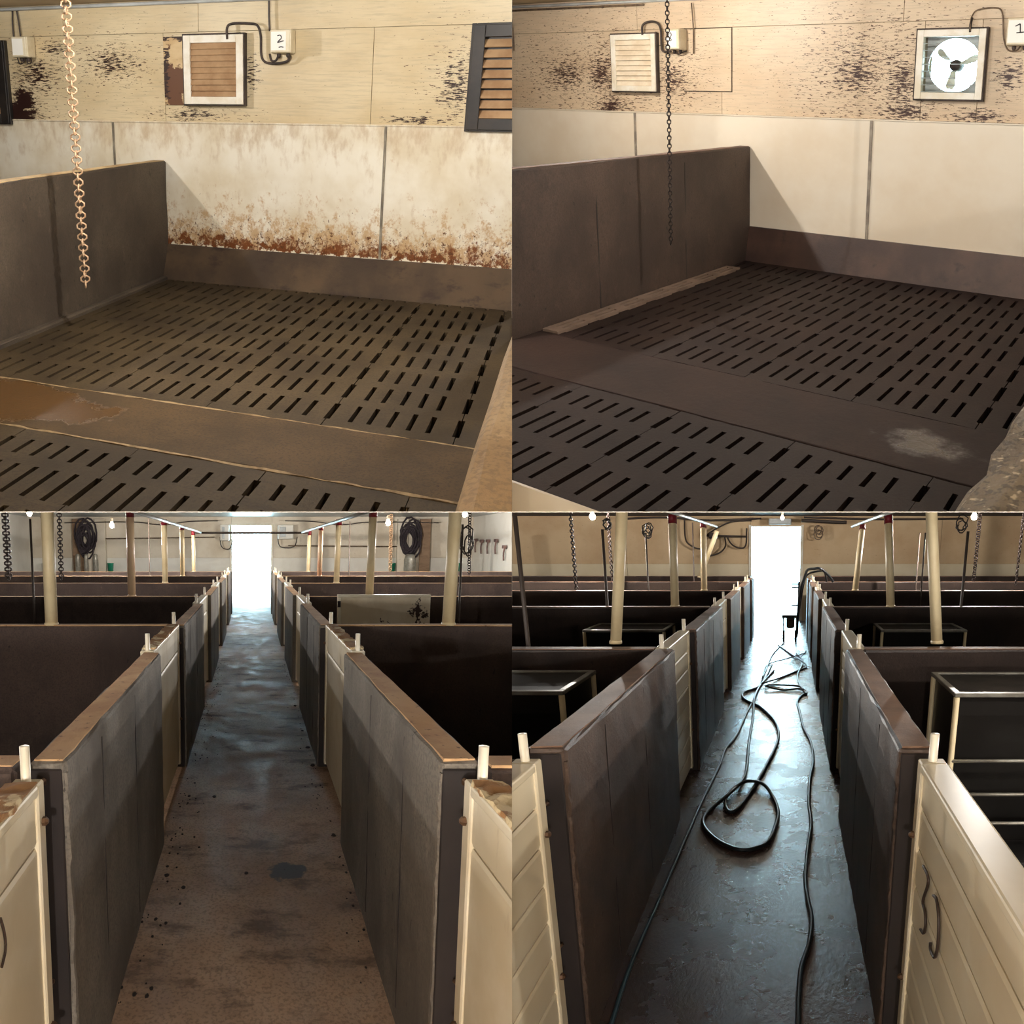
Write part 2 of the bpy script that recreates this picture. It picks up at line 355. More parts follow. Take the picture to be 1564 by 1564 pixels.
M_aisle_br = mat('wet_aisle_floor', (84, 64, 56), (62, 46, 40), (1.8, 1.8, 1.8), rough=.24, spec=.8, layers=(
    dict(col=(70, 40, 32), sc=(2.6, 2.2, 4), lo=.52, hi=.7, amt=.8),), bump=.28, bscale=(60, 42, 60), rough_layers=(
    dict(rough=.34, sc=(3.5, 3.5, 3), lo=.42, hi=.72), dict(rough=.06, sc=(4, 4, 4), lo=.80, hi=.90, gain=.6, ell=((-.5, 3.6, 0, .3, .8, 1), (-.2, 1.1, 0, .25, .3, 1)))))
M_penfloor = mat('dark_pen_floor', (58, 46, 40), (44, 34, 30), (2, 2, 2), rough=.7)
M_ground = mat('pale_yard', (200, 205, 205), rough=.9)
M_tool = mat('hung_tool', (120, 92, 84), (90, 70, 66), (9, 9, 9), rough=.8)
M_bulb = emis('bulb_glow', (1.0, .9, .72), 14.0); M_bulb.cycles.emission_sampling = 'NONE'

# ------------------------------------------------------------------ shell: added light dividers between the four rooms, outer walls
def quadbox(name, vs, m, label):
    bm = B(); v = [bm.verts.new(p) for p in vs]
    for f in ((0, 1, 2, 3), (7, 6, 5, 4), (0, 4, 5, 1), (1, 5, 6, 2), (2, 6, 7, 3), (3, 7, 4, 0)): bm.faces.new([v[i] for i in f])
    return struct(finish(None, name, bm, m), label)
def wpt(x, y, z):          # level-camera metres to world
    return (x, y * math.cos(PITCH) - z * math.sin(PITCH), EYE.z + y * math.sin(PITCH) + z * math.cos(PITCH))
def divider_h(y0, y1, x0, x1):
    t0, t1 = y0 * .0002, y1 * .0002
    quadbox('ceiling', [wpt(x0, y0, -t0), wpt(x1, y0, -t0), wpt(x1, y1, -t1), wpt(x0, y1, -t1), wpt(x0, y0, t0), wpt(x1, y0, t0), wpt(x1, y1, t1), wpt(x0, y1, t1)], M_divider, 'thin added deck blocking light between lower aisles and upper pens')  # named ceiling, but an unseen deck added only to block light
def divider_v(n, y0, y1, z0, z1):
    t0, t1 = y0 * .0002, y1 * .0002
    quadbox(n, [wpt(-t0, y0, z0), wpt(-t1, y1, z0), wpt(-t1, y1, z1), wpt(-t0, y0, z1), wpt(t0, y0, z0), wpt(t1, y1, z0), wpt(t1, y1, z1), wpt(t0, y0, z1)], M_divider, 'thin added partition blocking light between the side by side rooms')
divider_h(.8, 31, -15, 15)  # deck added to keep light apart between lower and upper rooms
divider_v('wall_light_divider', 6.8, 12.5, .003, 8)  # partitions added to stop light leaking between neighbouring rooms
divider_v('wall_light_divider', 12, 31, -4, -.003)
def wbox(name, x0, x1, y0, y1, z0, z1, m=None):
    bm = B(); box(bm, x0, x1, y0, y1, z0, z1); return struct(finish(None, name, bm, m or M_shell))
wbox('wall_left', -15.2, -15, -4.5, 31, -1, 9)
wbox('wall_right', 15, 15.2, -4.5, 31, -1, 9)
wbox('wall_rear', -15.2, 15.2, -4.7, -4.5, -1, 9)
wbox('ceiling', -15.2, 15.2, -4.7, 13.5, 8.4, 8.6)
wbox('floor', -15.2, 15.2, -4.7, 29, -.4, -.3)
wbox('ground', -40, 40, 29, 80, -.5, -.35, M_ground)

# ------------------------------------------------------------------ lamps
def lamp(room, p, L, label, drop=.12, r=.034, col=WARM2, clip=True, soft=.025):
    a, b, c = p
    t = thing(room, 'light_bulb', (a, b, c + drop), label, 'lamp', 'bare bulbs')
    def sp(name, m, fn):
        bm = B(); fn(bm); return finish(room, name, bm, m, t, True, clip)
    sp('bulb', M_bulb, lambda bm: lathe(bm, p, [(.004, -r), (r * .7, -r * .75), (r, -r * .1), (r * .85, r * .5), (r * .45, r * 1.1), (r * .38, r * 1.4)], 12))
    sp('socket', M_white, lambda bm: lathe(bm, p, [(r * .6, r * 1.35), (r * .6, r * 2.4), (r * .3, r * 2.8)], 10))
    sp('cord', M_cable, lambda bm: tube(bm, [(a, b, c + r * 2.7), (a, b, c + drop + .02)], .005, n=6))
    d = bpy.data.lights.new('bulb_light', 'POINT'); d.energy = 4 * math.pi ** 2 * r * r * L * .8; d.color = col; d.shadow_soft_size = soft
    o = bpy.data.objects.new('bulb_light', d); COL.objects.link(o); o.parent = t
    o.location = room.P((a, b, c - r - .035)) - t.location
    return t

# ------------------------------------------------------------------ shared pieces
def slab(room, name, parent, m, a0, a1, b0, b1, cols, rows, th=.13, half=.014, w=.022, z=0):
    """a concrete slat panel with real slots; edge slots on both long sides"""
    xs = [a0 + .002, a0 + half]
    for c in cols: xs += [a0 + c - w / 2, a0 + c + w / 2]
    xs += [a1 - half, a1 - .002]
    ys = [b0]
    for r0, r1 in rows: ys += [max(r0, b0 + .004), min(r1, b1 - .004)]
    ys.append(b1)
    nx, ny = len(xs) - 1, len(ys) - 1
    def hole(i, j): return j % 2 == 1 and i % 2 == 0
    bm = B(); vt = {}; vb = {}
    def V(d, i, j, z):
        if (i, j) not in d: d[i, j] = bm.verts.new((xs[i] + R.uniform(-.0012, .0012), ys[j] + R.uniform(-.003, .003), z))
        return d[i, j]
    for i in range(nx):
        for j in range(ny):
            if hole(i, j): continue
            bm.faces.new((V(vt, i, j, z), V(vt, i + 1, j, z), V(vt, i + 1, j + 1, z), V(vt, i, j + 1, z)))
            for (p, q, ni, nj) in (((i, j), (i + 1, j), i, j - 1), ((i + 1, j), (i + 1, j + 1), i + 1, j), ((i + 1, j + 1), (i, j + 1), i, j + 1), ((i, j + 1), (i, j), i - 1, j)):
                out = ni < 0 or nj < 0 or ni >= nx or nj >= ny
                if out or hole(ni, nj):
                    bm.faces.new((V(vt, *p, z), V(vb, *p, z - th), V(vb, *q, z - th), V(vt, *q, z)))
    return finish(room, name, bm, m, parent)
def chain(room, name, p0, p1, n, lw, m, label, wire, group=None):
    t = thing(room, name, p0, label, 'chain', group)
    p0, p1 = Vector(p0), Vector(p1); d = p1 - p0; st = d.length / n; d.normalize()
    for i in range(n):
        c = p0 + d * st * (i + .5); tw = (math.pi / 2) * (i % 2) + .5 + R.uniform(-.15, .15)
        sd = Vector((math.cos(tw), math.sin(tw), 0)); hl = st * .66
        pts = [c + sd * lw * math.cos(k * math.pi / 4 + math.pi / 8) + d * hl * math.sin(k * math.pi / 4 + math.pi / 8) for k in range(8)]
        part(room, 'chain_link', m, t, lambda bm: tube(bm, pts, wire, n=4, closed=True), smooth=True)
    return t
def strokes(room, name, m, parent, lines, r=.004):
    def f(bm):
        for l in lines: tube(bm, l, r, n=5, sm=4)
    return part(room, name, m, parent, f, smooth=True)
def louvre(room, name, a0, a1, c0, c1, label, mf, ml, mg, n=8, fw=.05, openk=.25, gasket=.012, dep=.05, inner=None):
    t = thing(room, name, ((a0 + a1) / 2, 0, c0), label, 'fan shutter')
    def ring(bm, x0, x1, z0, z1, w, b0, b1):
        box(bm, x0, x0 + w, b0, b1, z0, z1, bev=.003); box(bm, x1 - w, x1, b0, b1, z0, z1, bev=.003)
        box(bm, x0 + w, x1 - w, b0, b1, z0, z0 + w, bev=.003); box(bm, x0 + w, x1 - w, b0, b1, z1 - w, z1, bev=.003)
    part(room, 'gasket', mg, t, lambda bm: ring(bm, a0, a1, c0, c1, gasket + .02, -dep * .8, .0))
    part(room, 'frame', mf, t, lambda bm: ring(bm, a0 + gasket, a1 - gasket, c0 + gasket, c1 - gasket, fw, -dep, -.002))
    x0, x1, z0, z1 = a0 + gasket + fw, a1 - gasket - fw, c0 + gasket + fw, c1 - gasket - fw
    h = (z1 - z0) / n
    for i in range(n):
        zz = z0 + h * i
        if openk < .05: prof = [(-dep * .80, zz - .002), (-dep * .80 - .003, zz + .002), (-dep * .62, zz + h * 1.06), (-dep * .55, zz + h * 1.06)]
        else: prof = [(-dep * .75 - openk * .02, zz), (-dep * .75 - openk * .02 - .004, zz + .004), (-dep * .35, zz + h * (1.02 - openk)), (-dep * .35 + .006, zz + h * (1.02 - openk))]
        part(room, 'louvre_slat', ml, t, lambda bm: prism(bm, prof, 0, x0, x1))
    if inner: boxp(room, 'backing', inner, t, x0 - .01, x1 + .01, -.012, -.004, z0 - .01, z1 + .01)
    return t
def ctrl_box(room, a0, a1, c0, c1, label, digits, dep=.1):
    t = thing(room, 'control_box', ((a0 + a1) / 2, 0, c0), label, 'control box')
    boxp(room, 'body', M_box, t, a0, a1, -dep, -.004, c0, c1, bev=.008)
    lid = boxp(room, 'lid', M_box, t, a0 + .004, a1 - .004, -dep - .012, -dep - .001, c0 + .004, c1 - .004, bev=.004)
    boxp(room, 'paper_label', M_label, lid, a0 + .012, a1 - .03, -dep - .0145, -dep - .0125, c0 + .018, c1 - .018)
    if digits: strokes(room, 'number', M_ink, lid, digits, .0035)
    for k in (.3, .75):
        x = a0 + (a1 - a0) * k
        part(room, 'cable_gland', M_dgrey, t, lambda bm: lathe(bm, (x, -dep / 2, c0), [(.014, .0), (.014, -.02), (.008, -.03)], 8), smooth=True)
    return t
def conduit(room, name, pts, r, label, m=None, sm=5, cat='conduit', group=None):
    bm = B(); tube(bm, pts, r, n=8, sm=sm)
    return tag(finish(room, name, bm, m or M_cond, None, True), label, cat, group)
def wall_seg(room, name, d, m, label, top=None, cut=.16, jit=.003, bev=.012, cat='pen wall', group=None, cap=.004, end=False):
    bm = B(); box(bm, *d, bev=bev, cuts=cut, jit=jit)
    o = tag(finish(room, name, bm, m), label, cat, group)
    if o is not None and top:
        c = boxp(room, 'wall_top', top, o, d[0] + bev, d[1] - bev, d[2] + bev, d[3] - bev, d[5] - .006, d[5] + cap, cuts=cut, jit=.0015)
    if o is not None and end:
        for ex in (d[0], d[1]):
            ai = ex + (.004 if ex == d[0] else -.004)
            pts = [(ai + R.uniform(-.003, .003), d[2] + .004 + R.uniform(-.003, .003), z_ * .022) for z_ in range(int(d[5] / .022))]
            part(room, 'rough_edge', m, o, lambda bm: tube(bm, pts, .007, n=5))
        for q_ in (.22, .55):
            b_ = d[2] + (d[3] - d[2]) * q_; fx = d[1] if d[1] < 0 else d[0]
            boxp(room, 'form_seam', M_shade_seam, o, fx - .0012, fx + .0012, b_ - .0025, b_ + .0025, .05, d[5] - .04, cuts=.08, jit=.0006)
        boxp(room, 'end_shade', M_shade_seam, o, d[0] + .006, d[1] - .012, d[2] - .008, d[2] + .002, 0, d[5] - .015, bev=.003)  # thin plate coloured dark to stand for shade on the near end
    return o

# ================================================================== UPPER LEFT ROOM (dirty pen)
rm = TL
def back_wall(rm, a0, a1, hole, m):
    bm = B()
    if hole:
        h0, h1, z0, z1 = hole
        box(bm, a0, h0, .012, .2, -8, 15); box(bm, h1, a1, .012, .2, -8, 15)
        box(bm, h0, h1, .012, .2, -8, z0); box(bm, h0, h1, .012, .2, z1, 15)
    else: box(bm, a0, a1, .012, .2, -8, 15)
    return struct(finish(rm, 'wall_back', bm, m))
wb = back_wall(TL, -16, 6, None, M_shell)
def sheets(rm, wb, m, rects):
    for (a0, a1, c0, c1) in rects: boxp(rm, 'plywood_sheet', m, wb, a0 + .0015, a1 - .0015, 0, .014, c0 + .0015, c1 - .0015, bev=.0015)
sheets(TL, wb, M_ply_tl, [(-3.3, .002, 1.245, 1.9), (.002, 1.586, 1.245, 1.9), (1.586, 4, 1.245, 1.9), (-3.3, -.86, 1.9, 2.2), (-.86, .29, 1.9, 2.2), (.29, 2.5, 1.9, 2.2), (2.5, 4.4, 1.9, 2.2)])
def panels(rm, wb, m, ms, xs, z0, z1, sw=.018):
    for a0, a1 in zip(xs, xs[1:]): boxp(rm, 'pvc_panel', m, wb, a0 + .003, a1 - .003, -.012, .013, z0, z1, bev=.002)
    for a in xs[1:-1]: boxp(rm, 'joint_strip', ms, wb, a - sw / 2, a + sw / 2, -.02, -.010, z0, z1 - .004, bev=.003)
    boxp(rm, 'edge_strip', ms if ms is M_strip_tr and 0 else m, wb, xs[0], xs[-1], -.018, -.002, z1 - .004, z1 + .008, bev=.002)
panels(TL, wb, M_panel_tl, M_strip_g, [-2.9, -.454, 1.70, 4.1], .2, 1.24)
# ceiling and the pipe under it
bm = B(); box(bm, -6, 6, -7, .02, 2.13, 2.2); struct(finish(TL, 'ceiling', bm, M_ceil_t))
conduit(TL, 'ceiling_pipe', [(-3, -.035, 2.108), (.8, -.035, 2.108), (4, -.035, 2.108)], .014, 'grey conduit running along the ceiling edge of the grimy pen', M_pipe, 0, 'pipe')
# curb
bm = B(); prism(bm, [(-.012, -.1), (-.012, .272), (-.03, .272), (-.125, .0), (-.125, -.1)], 0, -.05, 5); tag(finish(TL, 'concrete_curb', bm, M_curb_tl), 'sloped olive concrete curb below the scum stained white panels', 'curb')
# pen walls
wall_seg(TL, 'pen_wall', (-.11, 0, -4.2, -.014, -.02, .945), M_tl_wall, 'low olive brown concrete pen wall left of the dry slatted floor', mat('pale_wall_top_olive', (190, 166, 124), (160, 134, 96), (5, 5, 5), rough=.8))
bm = B(); box(bm, .002, .05, -4.2, -.13, -.02, .03, bev=.01, cuts=.25, jit=.003); tag(finish(TL, 'wall_footing', bm, M_tl_wall), 'thin concrete footing along the olive pen wall base', 'footing')
wall_seg(TL, 'pen_wall', (2.87, 3.15, -6.2, -.5, -.02, .93), M_tl_rwall, 'bright tan concrete wall top at right edge of grimy pen', None, cut=.2, jit=.004, bev=.02)
# floor
ft = bpy.data.objects.new('floor', None); COL.objects.link(ft); ft['_o'] = [0, 0, 0]; struct(ft, 'olive brown slatted concrete floor of the grimy pen')
J = [-.166, .387, .94, 1.493, 2.045, 2.61, 3.16]
for a0, a1 in zip(J, J[1:]): slab(TL, 'slotted_slab', ft, M_slab_tl, a0, a1, -2.33, -.06, [.108, .19, .278, .363, .447], [(-2.25 + .26 * k, -2.07 + .26 * k) for k in range(9)])
J = [-.204, .344, .892, 1.44, 1.988, 2.536, 3.084]
for a0, a1 in zip(J, J[1:]): slab(TL, 'slotted_slab', ft, M_slab_tl, a0, a1, -5.6, -2.79, [.10, .185, .27, .36, .45], [(-5.63, -5.43), (-5.36, -5.16), (-5.09, -4.89), (-4.82, -4.62), (-4.61, -4.41), (-4.34, -4.14), (-4.07, -3.87), (-3.80, -3.60), (-3.53, -3.33), (-3.26, -3.06), (-2.99, -2.87)])
boxp(TL, 'solid_slab', M_solid_tl, ft, -.2, 3.1, -2.784, -2.336, -.13, .004, bev=.006, cuts=.2, jit=.002)
for b in (-2.333, -2.787): boxp(TL, 'grout_line', M_joint, ft, -.2, 3.1, b - .006, b + .006, -.1, .003, cuts=.08, jit=.003)
boxp(TL, 'pit_bed', M_pit, ft, -1, 4, -6, 0, -.5, -.45)
# shutters and boxes
louvre(TL, 'fan_shutter', .176, .670, 1.368, 1.886, 'closed tan louvred shutter in dirty white frame on plywood wall', M_frame, M_louv_b, M_dgrey, 9, .055, .0, inner=M_black)
louvre(TL, 'fan_shutter', 2.228, 2.80, 1.212, 1.904, 'black framed shutter with half open tan louvres at right of grimy pen', M_black, M_louv_b, M_black, 8, .075, .2, inner=M_black)
louvre(TL, 'fan_shutter', -1.95, -1.395, 1.204, 1.876, 'black framed shutter cut off at the left picture edge', M_black, M_louv_b, M_black, 8, .075, .2, inner=M_black)
bm = B(); box(bm, .003, .172, -.008, -.001, 1.372, 1.872, bev=.002); tag(finish(TL, 'plywood_patch', bm, M_patch_tl), 'brown stained plywood patch left of the closed tan shutter', 'board')
ctrl_box(TL, .885, 1.035, 1.735, 1.895, 'cream control box marked 2 beside the closed tan shutter', [[(.944, -.116, 1.849), (.964, -.116, 1.853), (.973, -.116, 1.834), (.953, -.116, 1.815), (.947, -.116, 1.804), (.965, -.116, 1.81), (.989, -.116, 1.815)], [(.955, -.116, 1.772), (.972, -.116, 1.775), (.988, -.116, 1.772)]])
ctrl_box(TL, -1.265, -1.125, 1.735, 1.895, 'small whitish control box near upper left corner of grimy pen', None)
conduit(TL, 'conduit', [(.539, -.05, 1.84), (.54, -.05, 1.92), (.573, -.03, 1.948), (.70, -.03, 1.945), (.76, -.03, 1.93), (.785, -.03, 1.86), (.79, -.03, 1.73), (.82, -.03, 1.68), (.895, -.03, 1.668), (.985, -.035, 1.682), (1.005, -.04, 1.72)], .009, 'bent grey conduit from closed tan shutter to box 2', M_dgrey)
conduit(TL, 'conduit', [(.857, -.04, 1.735), (.87, -.04, 1.69), (.90, -.04, 1.685), (.925, -.045, 1.72)], .008, 'short cable loop under the box marked 2', M_dgrey)
conduit(TL, 'conduit', [(.845, -.03, 2.11), (.846, -.03, 2.0), (.852, -.03, 1.89)], .007, 'thin dark cable dropping from ceiling to box 2', M_cable)
conduit(TL, 'conduit', [(-1.30, -.02, 2.10), (-1.31, -.02, 1.98), (-1.30, -.02, 1.78), (-1.24, -.03, 1.74)], .006, 'left of two cables dropping to the small whitish box', M_cable)
conduit(TL, 'conduit', [(-1.261, -.02, 2.10), (-1.25, -.02, 2.0), (-1.235, -.03, 1.88)], .006, 'right of two cables dropping to the small whitish box', M_cable)
conduit(TL, 'conduit', [(-1.26, -.06, 1.745), (-1.25, -.05, 1.69), (-1.21, -.05, 1.70), (-1.19, -.05, 1.74), (-1.17, -.05, 1.69), (-1.14, -.05, 1.70), (-1.13, -.06, 1.745)], .005, 'looped cable under the small whitish control box', M_cable)
chain(TL, 'hanging_chain', (.284, -1.5, 2.0), (.289, -1.5, .287), 52, .026, M_chain_b, 'pale rusty chain hanging in front of the olive pen wall', .0055)
# lamps
lamp(TL, (-.95, -1.25, 2.04), 1500, 'added fill bulb over the pen behind the olive wall', .09)  # unseen lamp added to brighten the left end of the plywood
lamp(TL, (2.45, -6.0, 2.0), 450, 'added fill bulb behind the viewer above tan wall top', .13)  # unseen lamp added to brighten the tan wall top
lamp(TL, (1.25, -1.9, 1.985), 5200, 'bare bulb over the grimy slatted pen, above the picture', .13)

# ================================================================== UPPER RIGHT ROOM (washed pen)
FH = (1.47, 1.89, 1.465, 1.885)
wb = back_wall(TR, -8, 22, FH, M_shell)
sheets(TR, wb, M_ply_tr, [(-4.4, -2.74, 1.265, 1.992), (-2.74, -.3, 1.265, 1.992), (-.3, FH[0], 1.265, 1.992), (FH[1], 4, 1.265, 1.992), (FH[0], FH[1], 1.265, FH[2]), (FH[0], FH[1], FH[3], 1.992), (-4.4, -1.2, 1.992, 2.4), (-1.2, 1.3, 1.992, 2.4), (1.3, 4, 1.992, 2.4)])
panels(TR, wb, M_panel_tr, M_strip_tr, [-3.7, -1.247, 1.09, 3.5], .2, 1.258, .026)
bm = B(); box(bm, -6, 6, -7, .02, 2.27, 2.35); struct(finish(TR, 'ceiling', bm, M_ceil_t))
conduit(TR, 'ceiling_pipe', [(-3.4, -.03, 2.25), (-1.2, -.03, 2.235), (3, -.03, 2.20)], .013, 'upper grey conduit along the ceiling of the washed pen', M_pipe, 0, 'pipe')
conduit(TR, 'ceiling_pipe', [(-3.4, -.03, 2.215), (-1.2, -.03, 2.205), (-1.1, -.03, 2.205)], .010, 'lower short conduit along the ceiling of the washed pen', M_cond, 0, 'pipe')
bm = B(); prism(bm, [(-.012, -.1), (-.012, .30), (-.03, .30), (-.10, .0), (-.10, -.1)], 0, -.05, 5); tag(finish(TR, 'concrete_curb', bm, M_curb_tr), 'sloped umber concrete curb below the clean cream panels', 'curb')
o = wall_seg(TR, 'pen_wall', (-.11, 0, -4.6, -.014, -.02, 1.0), M_tr_wall, 'low umber concrete pen wall left of the wet slatted floor', mat('umber_wall_top', (112, 88, 76), (92, 70, 60), (5, 5, 5), rough=.7))
for b_ in (-.95, -1.9, -2.75): boxp(TR, 'form_seam', M_shade_seam, o, -.004, .0012, b_ - .005, b_ + .005, .0, .93, cuts=.08, jit=.0006)
wall_seg(TR, 'pen_wall', (3.12, 3.62, -6.2, -.5, -.02, .93), M_tr_rwall, 'rough grey concrete wall top at lower right of washed pen', None, cut=.07, jit=.006, bev=.05)
ft = bpy.data.objects.new('floor', None); COL.objects.link(ft); ft['_o'] = [0, 0, 0]; struct(ft, 'umber wet slatted concrete floor of the washed pen')
J = [-.335, .26, .855, 1.45, 2.045, 2.64, 3.23]
for a0, a1 in zip(J, J[1:]): slab(TR, 'slotted_slab', ft, M_slab_tr, a0, a1, -2.435, -.05, [.11, .2, .29, .385, .475], [(-2.365 + .285 * k, -2.17 + .285 * k) for k in range(8)])
J = [.235, .83, 1.425, 2.02, 2.615, 3.21]
for a0, a1 in zip(J, J[1:]): slab(TR, 'slotted_slab', ft, M_slab_tr, a0, a1, -5.6, -2.945, [.11, .2, .29, .385, .475], [(-5.45, -5.26), (-5.16, -4.97), (-4.87, -4.68), (-4.58, -4.39), (-4.29, -4.10), (-4.0, -3.81), (-3.72, -3.53), (-3.435, -3.235), (-3.145, -3.02)])
boxp(TR, 'solid_slab', M_solid_tr, ft, -.3, 3.2, -2.938, -2.442, -.13, .004, bev=.006, cuts=.2, jit=.002)
slab(TR, 'pale_slat', ft, mat('pale_dry_slat', (128, 108, 94), (104, 86, 74), (5, 5, 5), rough=.8), .006, .14, -2.42, -.40, [.045, .095], [(-2.35 + .285 * k, -2.16 + .285 * k) for k in range(7)], th=.09, half=.004, z=.016)
boxp(TR, 'pit_bed', M_pit, ft, -1, 4, -6, 0, -.5, -.45)
# shutters, fan, boxes
louvre(TR, 'fan_shutter', -1.488, -.958, 1.438, 1.966, 'closed white louvred shutter on the flecked plywood wall', M_frame, M_louv_w, M_dgrey, 9, .05, .0, inner=M_dgrey)
t = louvre(TR, 'exhaust_fan', 1.418, 1.942, 1.416, 1.936, 'square exhaust fan with open white louvres and daylight behind', M_frame, M_louv_t, M_dgrey, 8, .05, .86)
fc = (1.68, .10, 1.675)
def shroud(bm):
    n = 32; h = .212; r = .195
    o_ = []; i_ = []
    for y in (.08, .092):
        oo = []; ii = []
        for k in range(n):
            th = 2 * math.pi * k / n; cx, cz = math.cos(th), math.sin(th); q = h / max(abs(cx), abs(cz))
            oo.append(bm.verts.new((fc[0] + cx * q, y, fc[2] + cz * q))); ii.append(bm.verts.new((fc[0] + cx * r, y, fc[2] + cz * r)))
        o_.append(oo); i_.append(ii)
    for k in range(n):
        l = (k + 1) % n
        bm.faces.new((o_[0][k], o_[0][l], i_[0][l], i_[0][k])); bm.faces.new((o_[1][k], i_[1][k], i_[1][l], o_[1][l]))
        bm.faces.new((i_[0][k], i_[0][l], i_[1][l], i_[1][k])); bm.faces.new((o_[0][k], o_[1][k], o_[1][l], o_[0][l]))
part(TR, 'shroud', M_pipe, t, shroud)
part(TR, 'motor', M_dgrey, t, lambda bm: lathe(bm, fc, [(.025, -.02), (.04, -.01), (.045, .03), (.04, .1)], 14, axis=1), smooth=True)
for k in range(3):
    th = math.radians(20 + 120 * k)
    def blade(bm):
        d = Vector((math.cos(th), 0, math.sin(th))); s = Vector((-math.sin(th), 0, math.cos(th))); c = Vector(fc)
        pr = []
        for q, w in ((.04, .012), (.10, .022), (.15, .03), (.175, .02)):
            for sg in (-1, 1): pr.append(c + d * q + s * w * sg + Vector((0, .02 * sg, 0)))
        v = [bm.verts.new(p) for p in pr]; u = [bm.verts.new(p + Vector((0, .004, 0))) for p in pr]
        for i in range(0, 6, 2):
            bm.faces.new((v[i], v[i + 1], v[i + 3], v[i + 2])); bm.faces.new((u[i], u[i + 2], u[i + 3], u[i + 1]))
            bm.faces.new((v[i], v[i + 2], u[i + 2], u[i])); bm.faces.new((v[i + 1], u[i + 1], u[i + 3], v[i + 3]))
        bm.faces.new((v[0], u[0], u[1], v[1])); bm.faces.new((v[6], v[7], u[7], u[6]))
    part(TR, 'fan_blade', M_frame, t, blade)
ctrl_box(TR, -.80, -.655, 1.81, 1.985, 'cream control box beside the closed white shutter', [[(-.757, -.116, 1.945), (-.742, -.116, 1.95), (-.737, -.116, 1.93), (-.747, -.116, 1.91), (-.737, -.116, 1.89), (-.752, -.116, 1.88)]])
ctrl_box(TR, 2.080, 2.24, 1.80, 1.985, 'control box marked 1 at right edge of washed pen', [[(2.140, -.116, 1.927), (2.170, -.116, 1.942)], [(2.170, -.116, 1.942), (2.172, -.116, 1.915), (2.175, -.116, 1.885)], [(2.15, -.116, 1.883), (2.175, -.116, 1.885), (2.2, -.116, 1.887)]])
bm = B(); box(bm, -.69, -.20, -.008, .0, 1.462, 1.985, bev=.002); ap = tag(finish(TR, 'access_panel', bm, M_ply_tr), 'flat plywood access panel right of the closed white shutter', 'board')
boxp(TR, 'seam', M_dgrey, ap, -.693, -.194, -.003, -.001, 1.455, 1.990)
conduit(TR, 'conduit', [(-1.103, -.05, 1.945), (-1.10, -.05, 2.02), (-1.06, -.03, 2.055), (-.96, -.03, 2.05), (-.915, -.03, 1.99), (-.91, -.03, 1.84), (-.885, -.03, 1.80), (-.80, -.04, 1.80)], .010, 'bent conduit from closed white shutter to nearby box', M_dgrey)
conduit(TR, 'conduit', [(-.591, -.02, 2.2), (-.575, -.02, 1.99), (-.576, -.02, 1.78)], .006, 'thin cable dropping beside the cream control box', M_cond)
conduit(TR, 'conduit', [(-.76, -.04, 1.81), (-.72, -.04, 1.775), (-.68, -.04, 1.79), (-.64, -.03, 1.80)], .006, 'short looped cable under the cream control box', M_cable)
conduit(TR, 'conduit', [(1.817, -.05, 1.905), (1.813, -.05, 1.95), (1.815, -.03, 2.01), (1.85, -.02, 2.053), (1.96, -.02, 2.063), (2.02, -.02, 2.03), (2.045, -.02, 1.86), (2.08, -.02, 1.778), (2.14, -.03, 1.77), (2.17, -.05, 1.80)], .0055, 'thin arched cable from exhaust fan to box 1', M_cond)
conduit(TR, 'conduit', [(1.815, -.045, 1.90), (1.813, -.045, 1.95), (1.817, -.03, 2.0)], .010, 'short black cable end on top of exhaust fan', M_black)
conduit(TR, 'conduit', [(-2.756, -.02, 2.2), (-2.74, -.02, 2.0), (-2.745, -.02, 1.83)], .006, 'pale cable at left edge of washed pen', M_cond)
chain(TR, 'hanging_chain', (.289, -1.5, 2.06), (.280, -1.5, .42), 62, .0125, M_chain_d, 'dark thin chain hanging in front of the umber pen wall', .0045)
t = thing(TR, 'white_gate', (2.6, -5.0, .0), 'white plastic gate top at lower left corner of washed pen', 'gate')
boxp(TR, 'top_rail', M_white, t, 1.9, 3.0, -5.35, -4.86, .86, .93, bev=.01)
boxp(TR, 'board', M_white, t, 1.9, 3.0, -5.02, -4.93, .45, .85, bev=.01)
lamp(TR, (-.85, -1.0, 2.17), 2200, 'bare bulb over the neighbouring pen behind the umber wall', .09)
lamp(TR, (1.7, -1.6, 2.14), 2550, 'added fill bulb over the washed pen, above the picture', .12)  # unseen lamp added to bring up the back wall
lamp(TR, (4.6, -1.5, 1.39), 900, 'low added fill bulb in the neighbouring pen right of rough wall', .5)  # unseen lamp, added fill for the rough wall and pen wall face

